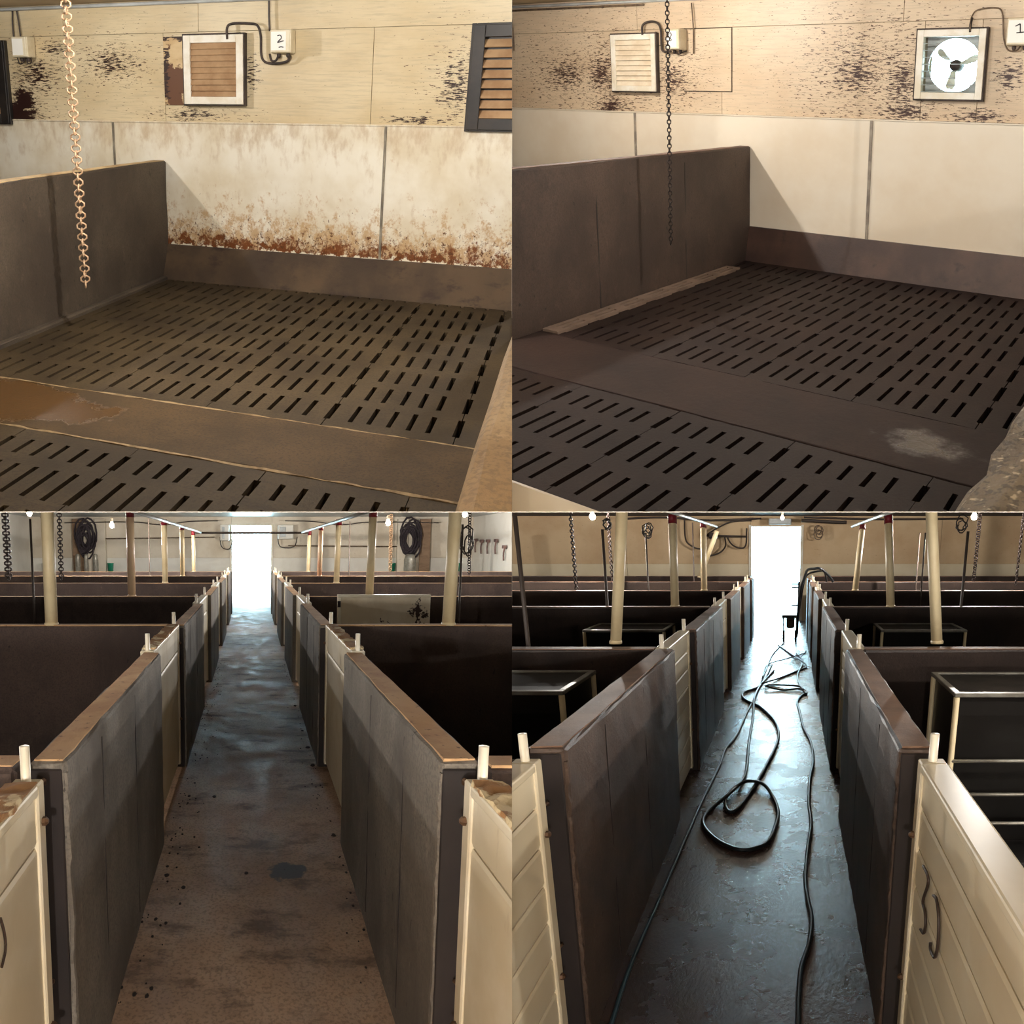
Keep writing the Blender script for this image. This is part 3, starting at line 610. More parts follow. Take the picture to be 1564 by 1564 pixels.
# ================================================================== LOWER ROOMS
def gate(rm, s, x, b0, b1, h, m, label, near=False, cap=None, group=None, digit=None, nb=5, cutz=None):
    """white board gate between two aisle walls; s = side (-1 left, 1 right); x = aisle side face"""
    th = .045; a0, a1 = (x, x + th) if s > 0 else (x - th, x)
    t = thing(rm, 'board_gate', ((a0 + a1) / 2, (b0 + b1) / 2, 0), label, 'gate', group)
    zs = [.04, cutz, h] if cutz else [.04 + (h - .04) * i / nb for i in range(nb + 1)]
    for i in range(len(zs) - 1):
        z0 = zs[i]; hb = zs[i + 1] - z0
        face = a0 if s > 0 else a1
        d = -1 if s > 0 else 1
        poly = [(face, z0 + .003), (face + d * .0035, z0 + .012), (face + d * .0035, z0 + hb - .012), (face, z0 + hb - .002), (face - d * th, z0 + hb - .002), (face - d * th, z0 + .003)]
        bm = B()
        vs0 = [bm.verts.new((p[0], b0 + .035, p[1])) for p in poly]; vs1 = [bm.verts.new((p[0], b1 - .035, p[1])) for p in poly]
        bm.faces.new(vs0); bm.faces.new(vs1[::-1])
        for k in range(6): bm.faces.new((vs0[k], vs1[k], vs1[(k + 1) % 6], vs0[(k + 1) % 6]))
        finish(rm, 'board', bm, m, t)
    st = []
    for bb in (b0, b1 - .045):
        st += [boxp(rm, 'stile', m, t, a0 - .012, a1 + .012, bb, bb + .045, .03, h + .012, bev=.004)]
    for bb in (b0 + .022, b1 - .022):
        tubep(rm, 'hinge_pin', M_white, t, [((a0 + a1) / 2, bb, h - .1), ((a0 + a1) / 2, bb, h + .09)], .012, n=8)
    boxp(rm, 'top_rail', m, t, a0 - .014, a1 + .014, b0 + .046, b1 - .046, h - .012, h + .014, bev=.006)
    if cap: boxp(rm, 'dirt_crust', cap, t, a0 - .012, a1 + .012, b0 + .05, b1 - .05, h + .0135, h + .022, cuts=.03, jit=.004)
    if near:
        for zz in (.32, .8):
            for q_, bb in enumerate((b0 + .022, b1 - .022)):
                if st[q_] is None: continue
                sx = a0 - .012 if s > 0 else a1 + .012; d = -1 if s > 0 else 1
                part(rm, 'bolt', M_rust, st[q_], lambda bm: lathe(bm, (sx, bb, zz), [(.010, 0), (.010, d * .008), (.005, d * .014)], 6, axis=0))
                tubep(rm, 'eye_hook', M_rust, st[q_], [(sx - d * .02, bb + (.03 if bb > (b0 + b1) / 2 else -.03) * 1, zz + .06), (sx - d * .01, bb + .05, zz + .075), (sx - d * .02, bb + .085, zz + .05)], .005, n=5, sm=3)
    if digit: strokes(rm, 'number', M_inkb, t, digit, .004)
    return t
ORD = ['nearest', 'second', 'third', 'fourth', 'fifth', 'sixth', 'last']
def post(rm, p0, p1, r, m, label, collar=True, group=None, square=False):
    t = thing(rm, 'ceiling_post', p0, label, 'post', group)
    p0, p1 = Vector(p0), Vector(p1)
    tubep(rm, 'pipe', m, t, [p0, p1], r, n=4 if square else 12)
    if collar:
        d = (p1 - p0).normalized()
        tubep(rm, 'collar', M_red, t, [p1 - d * .01, p1 + d * .07], r * 1.08, n=12)
    part(rm, 'foot', m, t, lambda bm: lathe(bm, p0, [(r * 1.15, 0), (r * 1.15, .012), (r, .02)], 12), smooth=True)
    return t

# ---------------- lower left: dry aisle
h = .905
bm = B(); box(bm, -.62, .66, -4.0, 16.2, -.1, 0); struct(finish(BL, 'floor', bm, M_aisle_bl), 'dusty brown concrete aisle floor')
for s in (-1, 1):
    bm = B(); box(bm, s * .55, s * 7.5, -4, 16.1, -.12, -.02); struct(finish(BL, 'floor', bm, M_penfloor))
def door_wall(rm, b, d0, d1, top, m, half=9):
    bm = B()
    box(bm, -half - 9, d0, b, b + .15, -.3, 4.5); box(bm, d1, half + 9, b, b + .15, -.3, 4.5); box(bm, d0, d1, b, b + .15, top, 4.5)
    return struct(finish(rm, 'wall_back', bm, m))
wb = door_wall(BL, 16.05, -.54, .56, 1.95, M_shell)
def wall_boards(rm, wb, b, d0, d1, top, ceil, band, mu, ml, lo, hi):
    for a0, a1 in ((lo, lo / 2 + d0 / 2), (lo / 2 + d0 / 2, d0)) + ((d1, hi / 2 + d1 / 2), (hi / 2 + d1 / 2, hi)):
        boxp(rm, 'wall_board', mu, wb, a0 + .003, a1 - .003, b - .02, b + .001, band, ceil, bev=.003)
        boxp(rm, 'pvc_panel', ml, wb, a0 + .003, a1 - .003, b - .028, b + .001, 0, band - .002, bev=.003)
    boxp(rm, 'wall_board', mu, wb, d0, d1, b - .02, b + .001, top, ceil, bev=.003)
wall_boards(BL, wb, 16.05, -.54, .56, 1.95, 2.18, 1.15, M_wall_bl, M_wallw_bl, -6.05, 6.05)
for a in (-.56, .56):
    boxp(BL, 'door_jamb', M_frame, wb, a - .03, a + .03, 16.0, 16.06, 0, 1.98, bev=.004)
bm = B(); box(bm, -6.6, 6.6, -4, 16.1, 2.16, 2.25); struct(finish(BL, 'ceiling', bm, M_pipe))
for s in (-1, 1):
    bm = B(); box(bm, s * 6.05, s * 6.2, -4, 16.1, -.3, 4.5); struct(finish(BL, 'wall_side', bm, M_wallw_bl))
SEG = [(-.37, 1.30), (2.47, 4.20), (5.34, 7.0), (8.1, 9.75), (10.9, 12.3), (13.1, 13.5)]
side = {-1: 'left', 1: 'right'}
for s in (-1, 1):
    x0, x1 = (-.545, -.45) if s < 0 else (.46, .56)
    for i, (b0, b1) in enumerate(SEG):
        near = i < 2
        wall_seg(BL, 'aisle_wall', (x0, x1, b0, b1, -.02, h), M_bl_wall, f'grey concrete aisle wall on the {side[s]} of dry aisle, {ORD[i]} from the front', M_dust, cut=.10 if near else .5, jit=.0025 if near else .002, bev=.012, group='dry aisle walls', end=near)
    GT = [(-1.75, -.43), (1.31, 2.46), (4.21, 5.33), (7.01, 8.09), (9.76, 10.89), (12.31, 13.09)]
    for i, (b0, b1) in enumerate(GT):
        x = -.50 if s < 0 else .512
        gate(BL, s, x, b0, b1, .875 if i == 0 else .90, M_gate_bl if i < 2 else M_white, f'grimy white board gate on the {side[s]} of dry aisle, {ORD[i]} from the front', near=i < 2, cap=M_gate_cap if i < 2 else None, group='dry aisle gates', cutz=.75)
    for i, b in enumerate((-.37, 2.49, 5.15, 7.9, 10.4, 12.8)):
        xa = s * .56
        wall_seg(BL, 'cross_wall', (min(xa, s * 6.04), max(xa, s * 6.04), b - .05, b + .05, -.02, h), M_bl_cross, f'brown concrete cross wall {side[s]} of dry aisle, {ORD[i]} from the front', M_dust, cut=.6, jit=.003, bev=.01, group='dry room cross walls')
    for i, (b, zt) in enumerate(((2.49, 1.78), (5.15, 1.69), (7.9, 1.70), (10.4, 1.70), (12.8, 1.66))):
        m = M_post_pink if (i == 1 and s < 0) or (i == 3 and s > 0) else M_post_bl
        a = s * (1.30 if i else 1.36)
        post(BL, (a * (1 if s < 0 else .985), b, h), (a, b, zt), .043, m, f'cream plastic pipe post {side[s]} of dry aisle, {ORD[i]} from the front', group='dry room posts')
    conduit(BL, 'water_pipe', [(s * 1.12, 2.2, 1.70), (s * 1.12, 13, 1.70)], .02, f'pale water pipe hung under the ceiling, {side[s]} of dry aisle', M_pipe, 0, 'pipe')
    conduit(BL, 'light_cable', [(s * 5, 15.7, 2.0), (s * 3.2, 15.7, 2.02), (s * 2.4, 15.7, 1.95), (s * 1.7, 15.7, 2.03), (s * .9, 15.7, 2.05)], .012, f'sagging dark cable on the far wall, {side[s]} of dry aisle', M_cable, 5, 'cable')
    conduit(BL, 'wall_pipe', [(s * 4.0, 15.9, 1.62 if s < 0 else 1.43), (s * 1.0, 15.9, 1.66 if s < 0 else 1.45)], .014, f'thin pipe across the far wall, {side[s]} of bright doorway', M_cond, 0, 'pipe')
conduit(BL, 'cross_bar', [(-1.25, 12.7, 1.695), (1.27, 12.7, 1.695)], .022, 'dark bar across the aisle in front of the dry room doorway', M_cable, 0, 'bar')
for a0, a1, c0, c1, lb in ((.715, 1.14, 1.61, 1.96, 'pale control box right of the dry room doorway'), (-.85, -.60, 1.57, 1.96, 'pale control box left of the dry room doorway')):
    t = thing(BL, 'control_box', ((a0 + a1) / 2, 16, c0), lb, 'control box')
    boxp(BL, 'body', M_wallw_bl, t, a0, a1, 15.86, 16.02, c0, c1, bev=.02)
    boxp(BL, 'lid', M_pipe, t, a0 + .05, (a0 + a1) / 2, 15.85, 15.87, c0 + .05, c1 - .05, bev=.01)
    tubep(BL, 'cable_loop', M_cable, t, [(a0, 15.9, c0 + .1), (a0 + .02, 15.9, c0 - .1), (a0 + .12, 15.9, c0 - .2), (a1 + .02, 15.9, c0 - .18), (a1 + .1, 15.9, c0 + .05)], .016, n=6, sm=4)
# far wall clutter
def coil(rm, name, c, rr, n, m, label, r=.012, tall=1.5, cat='hose coil'):
    bm = B(); c = Vector(c)
    for k in range(n):
        q = rr * R.uniform(.7, 1.1); o = Vector((R.uniform(-.3, .3) * rr, R.uniform(-.05, .05), R.uniform(-.6, .6) * rr)); t0 = R.uniform(0, 6)
        tube(bm, [c + o + Vector((q * .7 * math.cos(t0 + j * math.pi / 6), .03 * math.sin(3 * j), q * tall * .8 * math.sin(t0 + j * math.pi / 6))) for j in range(12)], r, n=5, closed=True)
    return tag(finish(rm, name, bm, m, None, True), label, cat)
for s in (-1, 1):
    t = thing(BL, 'wall_pillar', (s * 4.4, 15.9, 0), f'pale boarded pillar behind the dark coils, far wall {side[s]}', 'pillar')
    for q in (-.30, 0, .30): boxp(BL, 'board', M_wood if q * s > 0 else M_wall_bl, t, s * 4.4 + q - .145, s * 4.4 + q + .145, 15.85, 16.02, 0, 2.1, bev=.01)
    coil(BL, 'hose_coil', (s * 4.25 if s > 0 else -4.45, 15.7, 1.62), .30, 16, M_rope, f'dark tangle of hose hung on the far {side[s]} pillar', .025)
    for k, (a, w) in enumerate(((-4.62, .07), (-4.40, .06), (-4.15, .075)) if s < 0 else ((4.22, .16),)):
        bm = B(); lathe(bm, (a, 15.5, .0), [(w, 0), (w, 1.1), (w * .8, 1.22), (w * .5, 1.25)], 14); tag(finish(BL, 'feed_drop' if s < 0 else 'water_tank', bm, M_steel, None, True), ['left', 'middle', 'right'][k] + ' grey feed pipe below the dark coils at far left' if s < 0 else 'grey cylindrical tank below the dark coils at far right', 'tank' if s > 0 else 'pipe')
    for k, a in enumerate((s * 3.85, s * 5.62)):
        bm = B(); lathe(bm, (a, 15.94, .80), [(.07, 0), (.085, .2), (.09, .22), (.08, .22)], 12); tag(finish(BL, 'green_cup', bm, M_green, None, True), f'small green plastic cup at far {side[s]}, {"nearer the doorway" if k == 0 else "near the corner"}', 'cup', 'green cups')
for pts, r, lb in (([(-3.70, 8.0, 2.1), (-3.69, 8.0, .95)], .05, 'thick dark chain hanging at far left of dry room'), ([(-2.885, 8.0, 2.1), (-2.89, 8.0, .95)], .035, 'dark chain hanging left of dry aisle beside the nearest post'), ([(3.37, 14, 2.12), (3.385, 14, .9)], .05, 'tan chain hanging below the right hand bulb of dry room'), ([(3.60, 9, 2.1), (3.64, 9, 1.0)], .03, 'dark chain hanging at far right of dry room')):
    n = 28
    chain(BL, 'hanging_chain', pts[0], pts[1], n, r, M_chain_d if 'tan' not in lb else M_chain_b, lb, r * .28)
for a, b, z0, z1, lb in ((2.08, 12, .9, 1.9, 'thin dark rod hanging between posts right of dry aisle'), (-2.17, 12, .9, 1.95, 'thin dark rod hanging between posts left of dry aisle'), (2.15, 4.8, .9, 1.6, 'brown drinker pipe standing right of dry aisle'), (-2.25, 4.8, .9, 1.65, 'brown drinker pipe standing left of dry aisle')):
    conduit(BL, 'drinker_rod', [(a, b, 0), (a, b, z1)], .012, lb, M_rod, 0, 'rod')
coil(BL, 'hose_ring', (2.25, 4.9, 1.44), .08, 3, M_cable, 'dark oval hose ring hanging beside the nearest right post', .008, 2.0)
coil(BL, 'hose_ring', (-2.1, 4.9, 1.66), .08, 3, M_cable, 'dark hose ring hanging near top left of dry room', .008, 1.0)
for k, (b, c, lb) in enumerate(((15.6, 1.45, 'hand brush'), (15.15, 1.42, 'red handled scraper'), (14.7, 1.42, 'long handled hook'), (14.15, 1.42, 'brown strap'), (13.6, 1.28, 'small spray handle'))):
    bm = B(); tube(bm, [(6.0, b, c + .16), (5.99, b + .05, c), (5.99, b + .02, c - .16)], .02, n=6, sm=3); box(bm, 5.96, 6.02, b - .06, b + .1, c + .1, c + .17, bev=.01)
    tag(finish(BL, 'wall_tool', bm, M_tool, None, True), lb + ' hung on the pale right side wall', 'tool', 'tools on the side wall')
# spare panel behind the cross wall
t = thing(BL, 'spare_panel', (1.4, 4.95, .2), 'white panel spattered with dung leaning behind right cross wall', 'panel')
boxp(BL, 'sheet', mat('spattered_panel', (228, 216, 192), (214, 198, 170), (4, 4, 4), rough=.5, layers=(dict(col=(54, 34, 24), sc=(18, 18, 18), lo=.80, hi=.84, gain=.45, ell=((1.75, 4.9, .78, .28, 3, .22), (1.42, 4.9, .66, .16, 3, .12))),)), t, .905, 1.88, 4.90, 4.95, 0, .93, bev=.006)
boxp(BL, 'top_lip', M_white, t, .905, 1.88, 4.885, 4.955, .915, .94, bev=.004)
boxp(BL, 'side_lip', M_white, t, .905, .94, 4.885, 4.9, .55, .91, bev=.004)
boxp(BL, 'notch', M_rope, t, .902, .935, 4.882, 4.886, .82, .88)
# crumbs on the floor
def crumb(rm, a, b, sz, lb):
    bm = B(); bmesh.ops.create_icosphere(bm, subdivisions=1, radius=1)
    for v in bm.verts: v.co = Vector((a + v.co.x * sz * R.uniform(.7, 1.3), b + v.co.y * sz * 1.4 * R.uniform(.7, 1.3), max(0, .002 + v.co.z * sz * .5)))
    tag(finish(rm, 'dung_crumb', bm, M_dung), lb, 'crumb', 'crumbs on the dry aisle floor')
CR = [(-.382, 1.917), (-.227, 1.908), (-.025, .964), (-.394, .941), (-.305, .835), (-.392, .584), (-.347, .554), (-.345, .16), (-.356, .122), (-.40, .13), (-.265, 1.23), (-.401, 1.029), (.431, 2.49), (.44, 1.55), (.436, 1.37), (.43, 2.9), (.425, 3.36), (.42, 4.23), (.42, 5.7)]
for i, (a, b) in enumerate(CR): crumb(BL, a, b, R.uniform(.006, .013) * (1.6 if b > 2 else 1), 'small dark dung crumb lying on the dusty aisle floor')
bm = B()
for i in range(260):
    sgn = R.choice((-1, -1, 1)); a = (-.45 + abs(R.gauss(0, .08))) if sgn < 0 else (.455 - abs(R.gauss(0, .05))); b = R.uniform(.0, 7) ; sz = R.uniform(.002, .007)
    t_ = bmesh.new(); bmesh.ops.create_icosphere(t_, subdivisions=1, radius=1)
    for v in t_.verts: v.co = Vector((a + v.co.x * sz, b + v.co.y * sz * 1.5, max(0, .001 + v.co.z * sz * .5)))
    merge(bm, t_)
o = finish(BL, 'floor_litter', bm, M_dung); o['kind'] = 'stuff'; tag(o, 'fine dark litter along the edges of the dry aisle', 'litter')
bm = B()
for l in [[(-.487, -.71, .72), (-.487, -.695, .683), (-.487, -.693, .65), (-.487, -.717, .629)]]: tube(bm, [(-.492, q[1], q[2]) for q in l], .003, n=5, sm=4)
tag(finish(BL, 'pen_mark', bm, M_inkb), 'curved marker stroke on the nearest left gate', 'marking')
lamp(BL, (-2.80, 11.3, 1.80), 9000, 'glowing bare bulb left of dry aisle between posts', .1, .05)
lamp(BL, (2.74, 11.3, 1.845), 9000, 'glowing bare bulb right of dry aisle between posts', .1, .05)
lamp(BL, (-2.86, 6.6, 1.79), 5000, 'glowing bulb cut by top picture edge, left of dry aisle', .1)
lamp(BL, (2.75, 6.6, 1.78), 5000, 'glowing bulb cut by top picture edge, right of dry aisle', .1)
lamp(BL, (-2.3, .6, 1.35), 2400, 'bare bulb over the nearest left pen of dry room', .1)
lamp(BL, (-.35, -2.75, 1.08), 10500, 'added fill bulb behind the viewer between the two aisles', .3, clip=False, soft=.08)  # unseen lamp added as frontal fill for both aisles

# ---------------- lower right: wet aisle
h = 1.03
bm = B(); box(bm, -.80, .42, -4.0, 12.0, -.1, 0); struct(finish(BR, 'floor', bm, M_aisle_br), 'wet dark concrete aisle floor reflecting the doorway')
for d in ((-7.5, -.72), (.36, 7.5)):
    bm = B(); box(bm, d[0], d[1], -4, 11.9, -.12, -.02); struct(finish(BR, 'floor', bm, M_penfloor))
wb = door_wall(BR, 11.85, -.826, .21, 1.99, M_shell)
wall_boards(BR, wb, 11.85, -.826, .21, 1.99, 2.2, 1.22, M_wall_br, M_wallw_br, -5.95, 5.95)
for a in (-.835, .225): boxp(BR, 'door_jamb', M_frame, wb, a - .03, a + .03, 11.8, 11.86, 0, 2.02, bev=.004)
bm = B(); box(bm, -6.6, 6.6, -4, 12, 2.2, 2.3); struct(finish(BR, 'ceiling', bm, M_dgrey))
for s in (-1, 1):
    bm = B(); box(bm, s * 5.95, s * 6.1, -4, 11.9, -.3, 4.5); struct(finish(BR, 'wall_side', bm, M_wallw_bl))
SEG = [(0, 1.73), (2.54, 4.25), (5.1, 6.4), (7.1, 8.4), (9.0, 9.6)]
GT = [(-1.35, -.06), (1.74, 2.53), (4.26, 5.09), (6.41, 7.09), (8.41, 8.99)]
for s in (-1, 1):
    x0, x1 = (-.745, -.635) if s < 0 else (.285, .385)
    for i, (b0, b1) in enumerate(SEG):
        near = i < 2
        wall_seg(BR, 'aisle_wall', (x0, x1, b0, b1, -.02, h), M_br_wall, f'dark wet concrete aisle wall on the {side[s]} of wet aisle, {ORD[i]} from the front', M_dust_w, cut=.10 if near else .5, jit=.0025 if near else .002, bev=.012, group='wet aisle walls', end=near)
    for i, (b0, b1) in enumerate(GT):
        x = -.69 if s < 0 else .338
        dg = None
        if s > 0 and i == 0:
            xf = x - .010
            dg = [[(xf, -.208, .772), (xf, -.262, .775), (xf, -.272, .755), (xf, -.238, .685), (xf, -.268, .672), (xf, -.285, .645), (xf, -.272, .61), (xf, -.238, .598)],
                  [(xf, -.331, .760), (xf, -.362, .768), (xf, -.395, .74), (xf, -.408, .69), (xf, -.404, .65), (xf, -.387, .624), (xf, -.352, .619), (xf, -.345, .635)]]
        gate(BR, s, x, b0, b1, 1.01 if i == 0 else 1.02, M_gate_br, f'washed white board gate on the {side[s]} of wet aisle, {ORD[i]} from the front', near=i < 2, group='wet aisle gates', digit=dg, nb=8 if i < 2 else 5)
    for i, b in enumerate((1.76, 4.2, 6.35, 8.4, 10.3)):
        xa = -.74 if s < 0 else .38
        wall_seg(BR, 'cross_wall', (min(xa, s * 5.94), max(xa, s * 5.94), b - .05, b + .05, -.02, h), M_br_cross, f'dark wet cross wall {side[s]} of wet aisle, {ORD[i]} from the front', M_dust_w, cut=.6, jit=.003, bev=.012, group='wet room cross walls')
PO = {-1: [((-1.013, 1.95, 1.03), (-.932, 1.95, 1.80)), ((-1.07, 4.22, h), (-1.09, 4.35, 1.80)), ((-1.08, 6.35, h), (-1.12, 6.7, 1.82))], 1: [((.828, 1.95, 1.03), (.735, 1.95, 1.80)), ((.91, 4.2, h), (.875, 4.4, 1.80)), ((.80, 6.35, h), (.90, 6.8, 1.80))]}
for s in (-1, 1):
    for i, (p0, p1) in enumerate(PO[s]):
        post(BR, p0, p1, .038 if i else .032, M_post_bl, f'cream leaning pipe post {side[s]} of wet aisle, {ORD[i]} from the front', collar=i > 0, group='wet room posts')
    conduit(BR, 'water_pipe', [(-1.0 if s < 0 else .80, 2.2, 1.88), (-1.12 if s < 0 else .90, 8.2, 1.88)], .018, f'shiny pale water pipe under the ceiling, {side[s]} of wet aisle', M_pipe, 0, 'pipe')
post(BR, (-1.62, 9.9, h), (-1.28, 9.7, 1.85), .04, M_post_bl, 'cream pipe leaning behind the third left post of wet aisle', collar=False)
# feeders
def feeder(rm, a0, a1, b0, b1, ht, label):
    t = thing(rm, 'pig_feeder', ((a0 + a1) / 2, (b0 + b1) / 2, 0), label, 'feeder', 'hopper feeders')
    bm = B()
    prism(bm, [(b0 + .12, .12), (b0 + .03, ht - .1), (b0 + .03, ht), (b1, ht), (b1, .12)], 0, a0 + .02, a1 - .02); finish(rm, 'hopper', bm, M_feed, t)
    def rim(bm):
        box(bm, a0, a1, b0, b0 + .03, ht - .008, ht + .012, bev=.003); box(bm, a0, a1, b1 - .02, b1 + .01, ht - .008, ht + .012, bev=.003)
        box(bm, a0, a0 + .03, b0 + .03, b1 - .02, ht - .008, ht + .012, bev=.003); box(bm, a1 - .03, a1, b0 + .03, b1 - .02, ht - .008, ht + .012, bev=.003)
    part(rm, 'rim', M_steel, t, rim)
    boxp(rm, 'lid', M_lid, t, a0 + .025, a1 - .025, b0 + .03, b1 - .02, ht - .006, ht + .004)
    for a in (a0 + .012, a1 - .012):
        for b in (b0 + .012, b1 - .012): tubep(rm, 'leg', M_post_bl, t, [(a, b, 0), (a, b, ht - .01)], .014, n=8)
    for z in (.62, .45, .3): tubep(rm, 'rail', M_steel, t, [(a0 + .012, b0 + .005, z), (a1 - .012, b0 + .005, z)], .009, n=6)
    boxp(rm, 'trough', M_feed, t, a0 + .02, a1 - .02, b0 - .12, b0 + .12, .06, .16, bev=.02)
for args in ((-1.72, -1.0, 1.02, 1.5, .945, 'dark hopper feeder with pale legs, front left pen of wet room'), (.705, 1.43, 1.02, 1.5, .935, 'dark hopper feeder with pale legs, front right pen of wet room'),
             (-1.74, -1.05, 3.6, 4.08, .878, 'dark hopper feeder in second left pen of wet room'), (.745, 1.465, 3.6, 4.08, .878, 'dark hopper feeder in second right pen of wet room')): feeder(BR, *args)
# rods, chains, coils in the pens
for a, b, z0, z1, lb in ((-1.495, 1.9, .95, 1.80, 'brown drinker pipe at left edge of wet room'), (-1.715, 4.3, 1.0, 1.74, 'brown drinker pipe below the left bulb of wet room'), (-1.785, 6.4, 1.0, 1.75, 'dark drinker pipe between posts left of wet aisle'), (1.555, 4.2, 1.0, 1.72, 'brown drinker pipe below the right bulb of wet room'), (1.88, 8, 1.0, 1.78, 'thin left rod of a pair right of wet aisle'), (1.61, 6.3, 1.0, 1.75, 'thin right rod of a pair right of wet aisle'), (-1.52, 8.5, .95, 1.95, 'dark rod behind the third left post of wet aisle')):
    conduit(BR, 'drinker_rod', [(a, b, 0), (a, b, z1)], .013 if b < 5 else .011, lb, M_rod, 0, 'rod')
for a, b, z0, z1, lb in ((-2.72, 6.5, 2.15, 1.0, 'thin dark chain hanging left of the bulb in wet room'), (-2.67, 8, 2.18, 1.0, 'thin dark chain hanging right of the left bulb in wet room'), (2.85, 8.4, 2.18, 1.0, 'thick dark chain hanging below the right bulb of wet room'), (3.37, 8, 2.18, 1.0, 'thin dark chain at right edge of wet room')):
    chain(BR, 'hanging_chain', (a, b, z0), (a, b, z1), 32, .035 if 'thick' in lb else .02, M_chain_d, lb, .009)
coil(BR, 'hose_coil', (-1.70, 4.4, 1.79), .05, 3, M_cable, 'cable coil hanging beside the left bulb of wet room', .006, 1.2)
coil(BR, 'hose_coil', (-1.78, 6.5, 1.79), .08, 4, M_cable, 'cable coil hanging between posts left of wet aisle', .008, 1.3)
coil(BR, 'hose_coil', (1.52, 4.3, 1.80), .07, 3, M_cable, 'round cable coil hanging beside the right bulb of wet room', .006, 1.3)
coil(BR, 'hose_coil', (1.68, 6.4, 1.76), .05, 4, M_cable, 'small cable knot between posts right of wet aisle', .008, 1.2)
coil(BR, 'hose_coil', (.55, 11.6, 1.86), .12, 4, M_cond, 'faint cable knot on wall right of the wet room doorway', .012, 1.0)
t = thing(BR, 'pipe_bracket', (-1.45, 11.7, 1.75), 'dark pipe bracket with looped cables left of wet room doorway', 'bracket')
boxp(BR, 'valve', M_dgrey, t, -1.66, -1.5, 11.6, 11.8, 1.74, 1.86, bev=.02)
tubep(BR, 'bar', M_cable, t, [(-1.75, 11.7, 1.80), (-.9, 11.7, 1.78)], .022, n=8)
for pts in ([(-1.35, 11.7, 1.79), (-1.33, 11.7, 1.6), (-1.45, 11.7, 1.45), (-1.7, 11.7, 1.38), (-1.8, 11.7, 1.40)], [(-1.3, 11.7, 1.78), (-1.2, 11.7, 1.62), (-1.05, 11.7, 1.55), (-.92, 11.7, 1.60), (-.90, 11.7, 1.95)], [(-2.15, 11.7, 2.15), (-2.15, 11.7, 1.8), (-2.1, 11.7, 1.65), (-1.95, 11.7, 1.55), (-1.85, 11.7, 1.53)], [(-1.7, 11.7, 1.82), (-1.5, 11.7, 1.95), (-1.2, 11.7, 2.08), (-.8, 11.7, 2.1)]):
    tubep(BR, 'cable', M_cable, t, pts, .018, n=6, sm=5)
for k, pts in enumerate(([(-3.4, 11.6, 2.13), (-2.5, 11.6, 2.16), (-1.6, 11.6, 2.10), (-.6, 11.6, 2.14)], [(.2, 11.5, 2.10), (.9, 11.5, 2.06), (1.1, 11.5, 2.06)], [(.25, 11.5, 2.16), (1.6, 11.5, 2.12), (3.4, 11.5, 2.13)])):
    conduit(BR, 'ceiling_pipe', pts, .02 if k != 1 else .035, ['dark pipe under ceiling left of wet room doorway', 'thick dark pipe right of wet room doorway', 'thin dark cable under ceiling right of wet room doorway'][k], M_cable, 4, 'pipe')
bm = B(); box(bm, -.45, .0, 11.55, 11.8, 2.02, 2.14, bev=.02); tag(finish(BR, 'lintel_box', bm, M_pipe), 'pale ribbed box over the wet room doorway', 'box')
# hoses on the floor
def hose(pts, r, m, label, z=None):
    P = [(a, b, (z if z is not None else r)) if len(q) == 2 else q for q in pts for a, b in [q[:2]]]
    bm = B(); tube(bm, P, r, n=8, sm=6)
    tag(finish(BR, 'hose', bm, m, None, True), label, 'hose')
hose([(-.589, -.3), (-.589, .06), (-.597, .243), (-.596, .467), (-.584, .766), (-.574, 1.075), (-.562, 1.46), (-.543, 1.925), (-.505, 2.6), (-.498, 2.99), (-.443, 3.353), (-.406, 4.062), (-.373, 4.6), (-.338, 5.325), (-.298, 6.342), (-.25, 7.4), (-.1, 8.6)], .0085, M_hoseg, 'thin teal hose running along the left side of wet aisle')
hose([(-.24, 6.6), (-.30, 5.6), (-.36, 5.2), (-.49, 4.95), (-.486, 4.72), (-.40, 4.5), (-.292, 4.319), (-.142, 3.825), (-.093, 3.4), (-.111, 3.035), (-.165, 2.62), (-.203, 2.362), (-.262, 2.033), (-.318, 1.81), (-.367, 1.798), (-.397, 1.952), (-.364, 2.118, .022), (-.286, 2.237, .03), (-.18, 2.206, .026), (-.11, 2.033), (-.069, 1.798), (-.08, 1.588), (-.115, 1.39), (-.181, 1.313), (-.268, 1.303), (-.383, 1.4), (-.476, 1.566), (-.498, 1.702), (-.462, 1.848), (-.378, 2.033, .028), (-.318, 2.299), (-.305, 2.55), (-.327, 3.167), (-.337, 3.94), (-.36, 4.6, .03), (-.33, 5.3), (-.2, 6.2)], .0115, M_hose, 'black hose lying in a big loop on the wet aisle')
hose([(.025, -.3), (.028, .06), (.037, .279), (.048, .375), (.077, .5), (.093, .675), (.079, .848), (.075, 1.027), (.097, 1.341), (.122, 1.633), (.118, 1.899), (.137, 2.33), (.172, 2.7), (.169, 3.167), (.118, 3.606), (.097, 4.124), (.077, 4.526), (.134, 4.824), (.181, 4.943), (.115, 5.325), (.105, 6.0), (.18, 6.8), (.1, 7.6)], .0105, M_hose, 'black hose winding along the right side of wet aisle')
hose([(.178, 4.86), (.111, 5.066, .025), (-.081, 5.066), (-.269, 5.193, .03), (-.198, 5.325), (.085, 5.193, .03), (.15, 5.0, .03)], .011, M_hose, 'flat bight of black hose across the middle of wet aisle')
hose([(-.312, 5.325, .03), (-.128, 5.701), (.12, 6.2), (.22, 6.45), (.16, 6.8, .03), (.038, 7.382), (-.185, 8.347)], .011, M_hose, 'zigzag black hose near the far end of wet aisle')
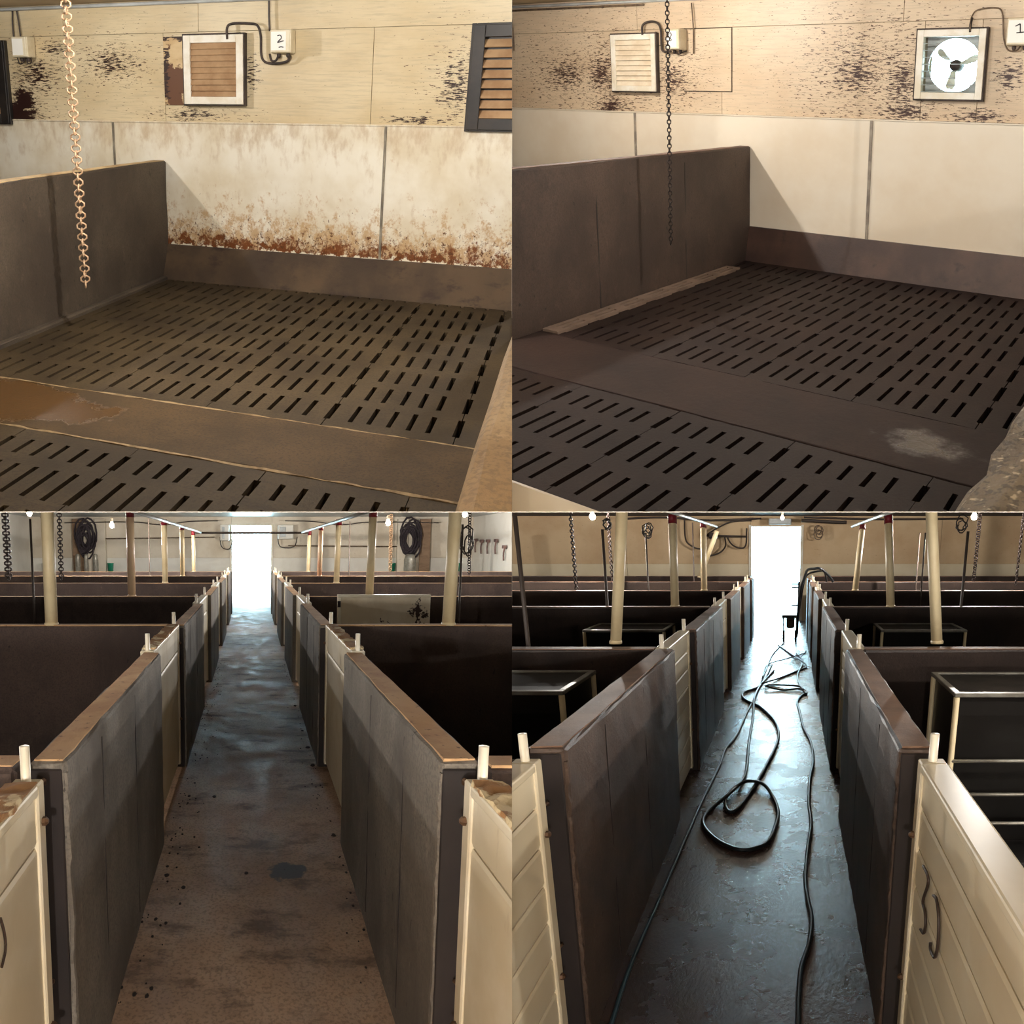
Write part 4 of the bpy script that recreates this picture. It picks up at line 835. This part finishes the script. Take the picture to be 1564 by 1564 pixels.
hose([(-.324, 5.603, .03), (-.298, 6.58), (-.033, 6.963, .03), (.2, 7.5), (.241, 7.761)], .009, M_hose, 'thin dark hose curving near the far end of wet aisle')
hose([(.10, 7.9, .2), (.139, 8.0, .859), (.197, 8.0, 1.089), (.244, 8.0, 1.228), (.34, 8.0, 1.25), (.442, 8.0, 1.25), (.571, 8.0, 1.14), (.636, 8.0, 1.05)], .02, M_hose, 'dark hose draped over the far right aisle wall')
hose([(.12, 8.1, .5), (.19, 8.05, 1.0), (.25, 8.05, 1.16), (.40, 8.05, 1.21), (.50, 8.05, 1.2), (.54, 8.05, 1.05)], .016, M_hose, 'second hose draped just below it on the far right wall')
t = thing(BR, 'washer_cart', (.0, 8.9, 0), 'dark pressure washer cart standing in the bright doorway', 'cart')
for z in (.90, .96, .60): tubep(BR, 'handle_bar', M_hose, t, [(.02, 9.0, z), (.16, 9.0, z)], .014, n=6)
tubep(BR, 'upright', M_hose, t, [(.13, 9.0, .1), (.14, 9.0, 1.0)], .02, n=6)
boxp(BR, 'deck', M_hose, t, -.13, .13, 8.8, 9.0, .40, .45, bev=.01)
boxp(BR, 'motor', M_dgrey, t, -.06, .08, 8.82, 8.98, .22, .40, bev=.03)
for a in (-.1, .1): part(BR, 'wheel', M_black, t, lambda bm: lathe(bm, (a, 8.9, .09), [(.09, -.02), (.09, .02)], 12, axis=0), smooth=True)
for a in (-.11, .11): tubep(BR, 'strut', M_hose, t, [(a, 8.9, .09), (a, 8.9, .42)], .012, n=6)
lamp(BR, (-2.78, 7.6, 2.0), 8000, 'glowing bare bulb left of wet aisle at top picture edge', .1, .045)
lamp(BR, (2.54, 7.6, 2.0), 8000, 'glowing bare bulb right of wet aisle at top picture edge', .1, .045)
lamp(BR, (-.156, 9.6, 2.07), 900, 'small bulb glowing above the wet room doorway', .08, col=WARM)
lamp(BR, (2.1, .5, 1.5), 2600, 'bare bulb over the nearest right pen of wet room', .1)
lamp(BL, (-2.0, -2.75, 1.08), 6000, 'added fill bulb behind the viewer left of dry aisle', .3, clip=False, soft=.08)  # unseen lamp added as frontal fill for the dry aisle
lamp(BR, (1.9, -2.5, 1.25), 6500, 'added fill bulb behind the viewer right of wet aisle', .3, clip=False, soft=.08)  # unseen lamp added as frontal fill for the wet aisle

# ------------------------------------------------------------------ tidy
for o in list(bpy.data.objects):
    if '_o' in o: del o['_o']
for o in list(bpy.data.objects):
    if o.type == 'EMPTY' and not o.children: bpy.data.objects.remove(o)
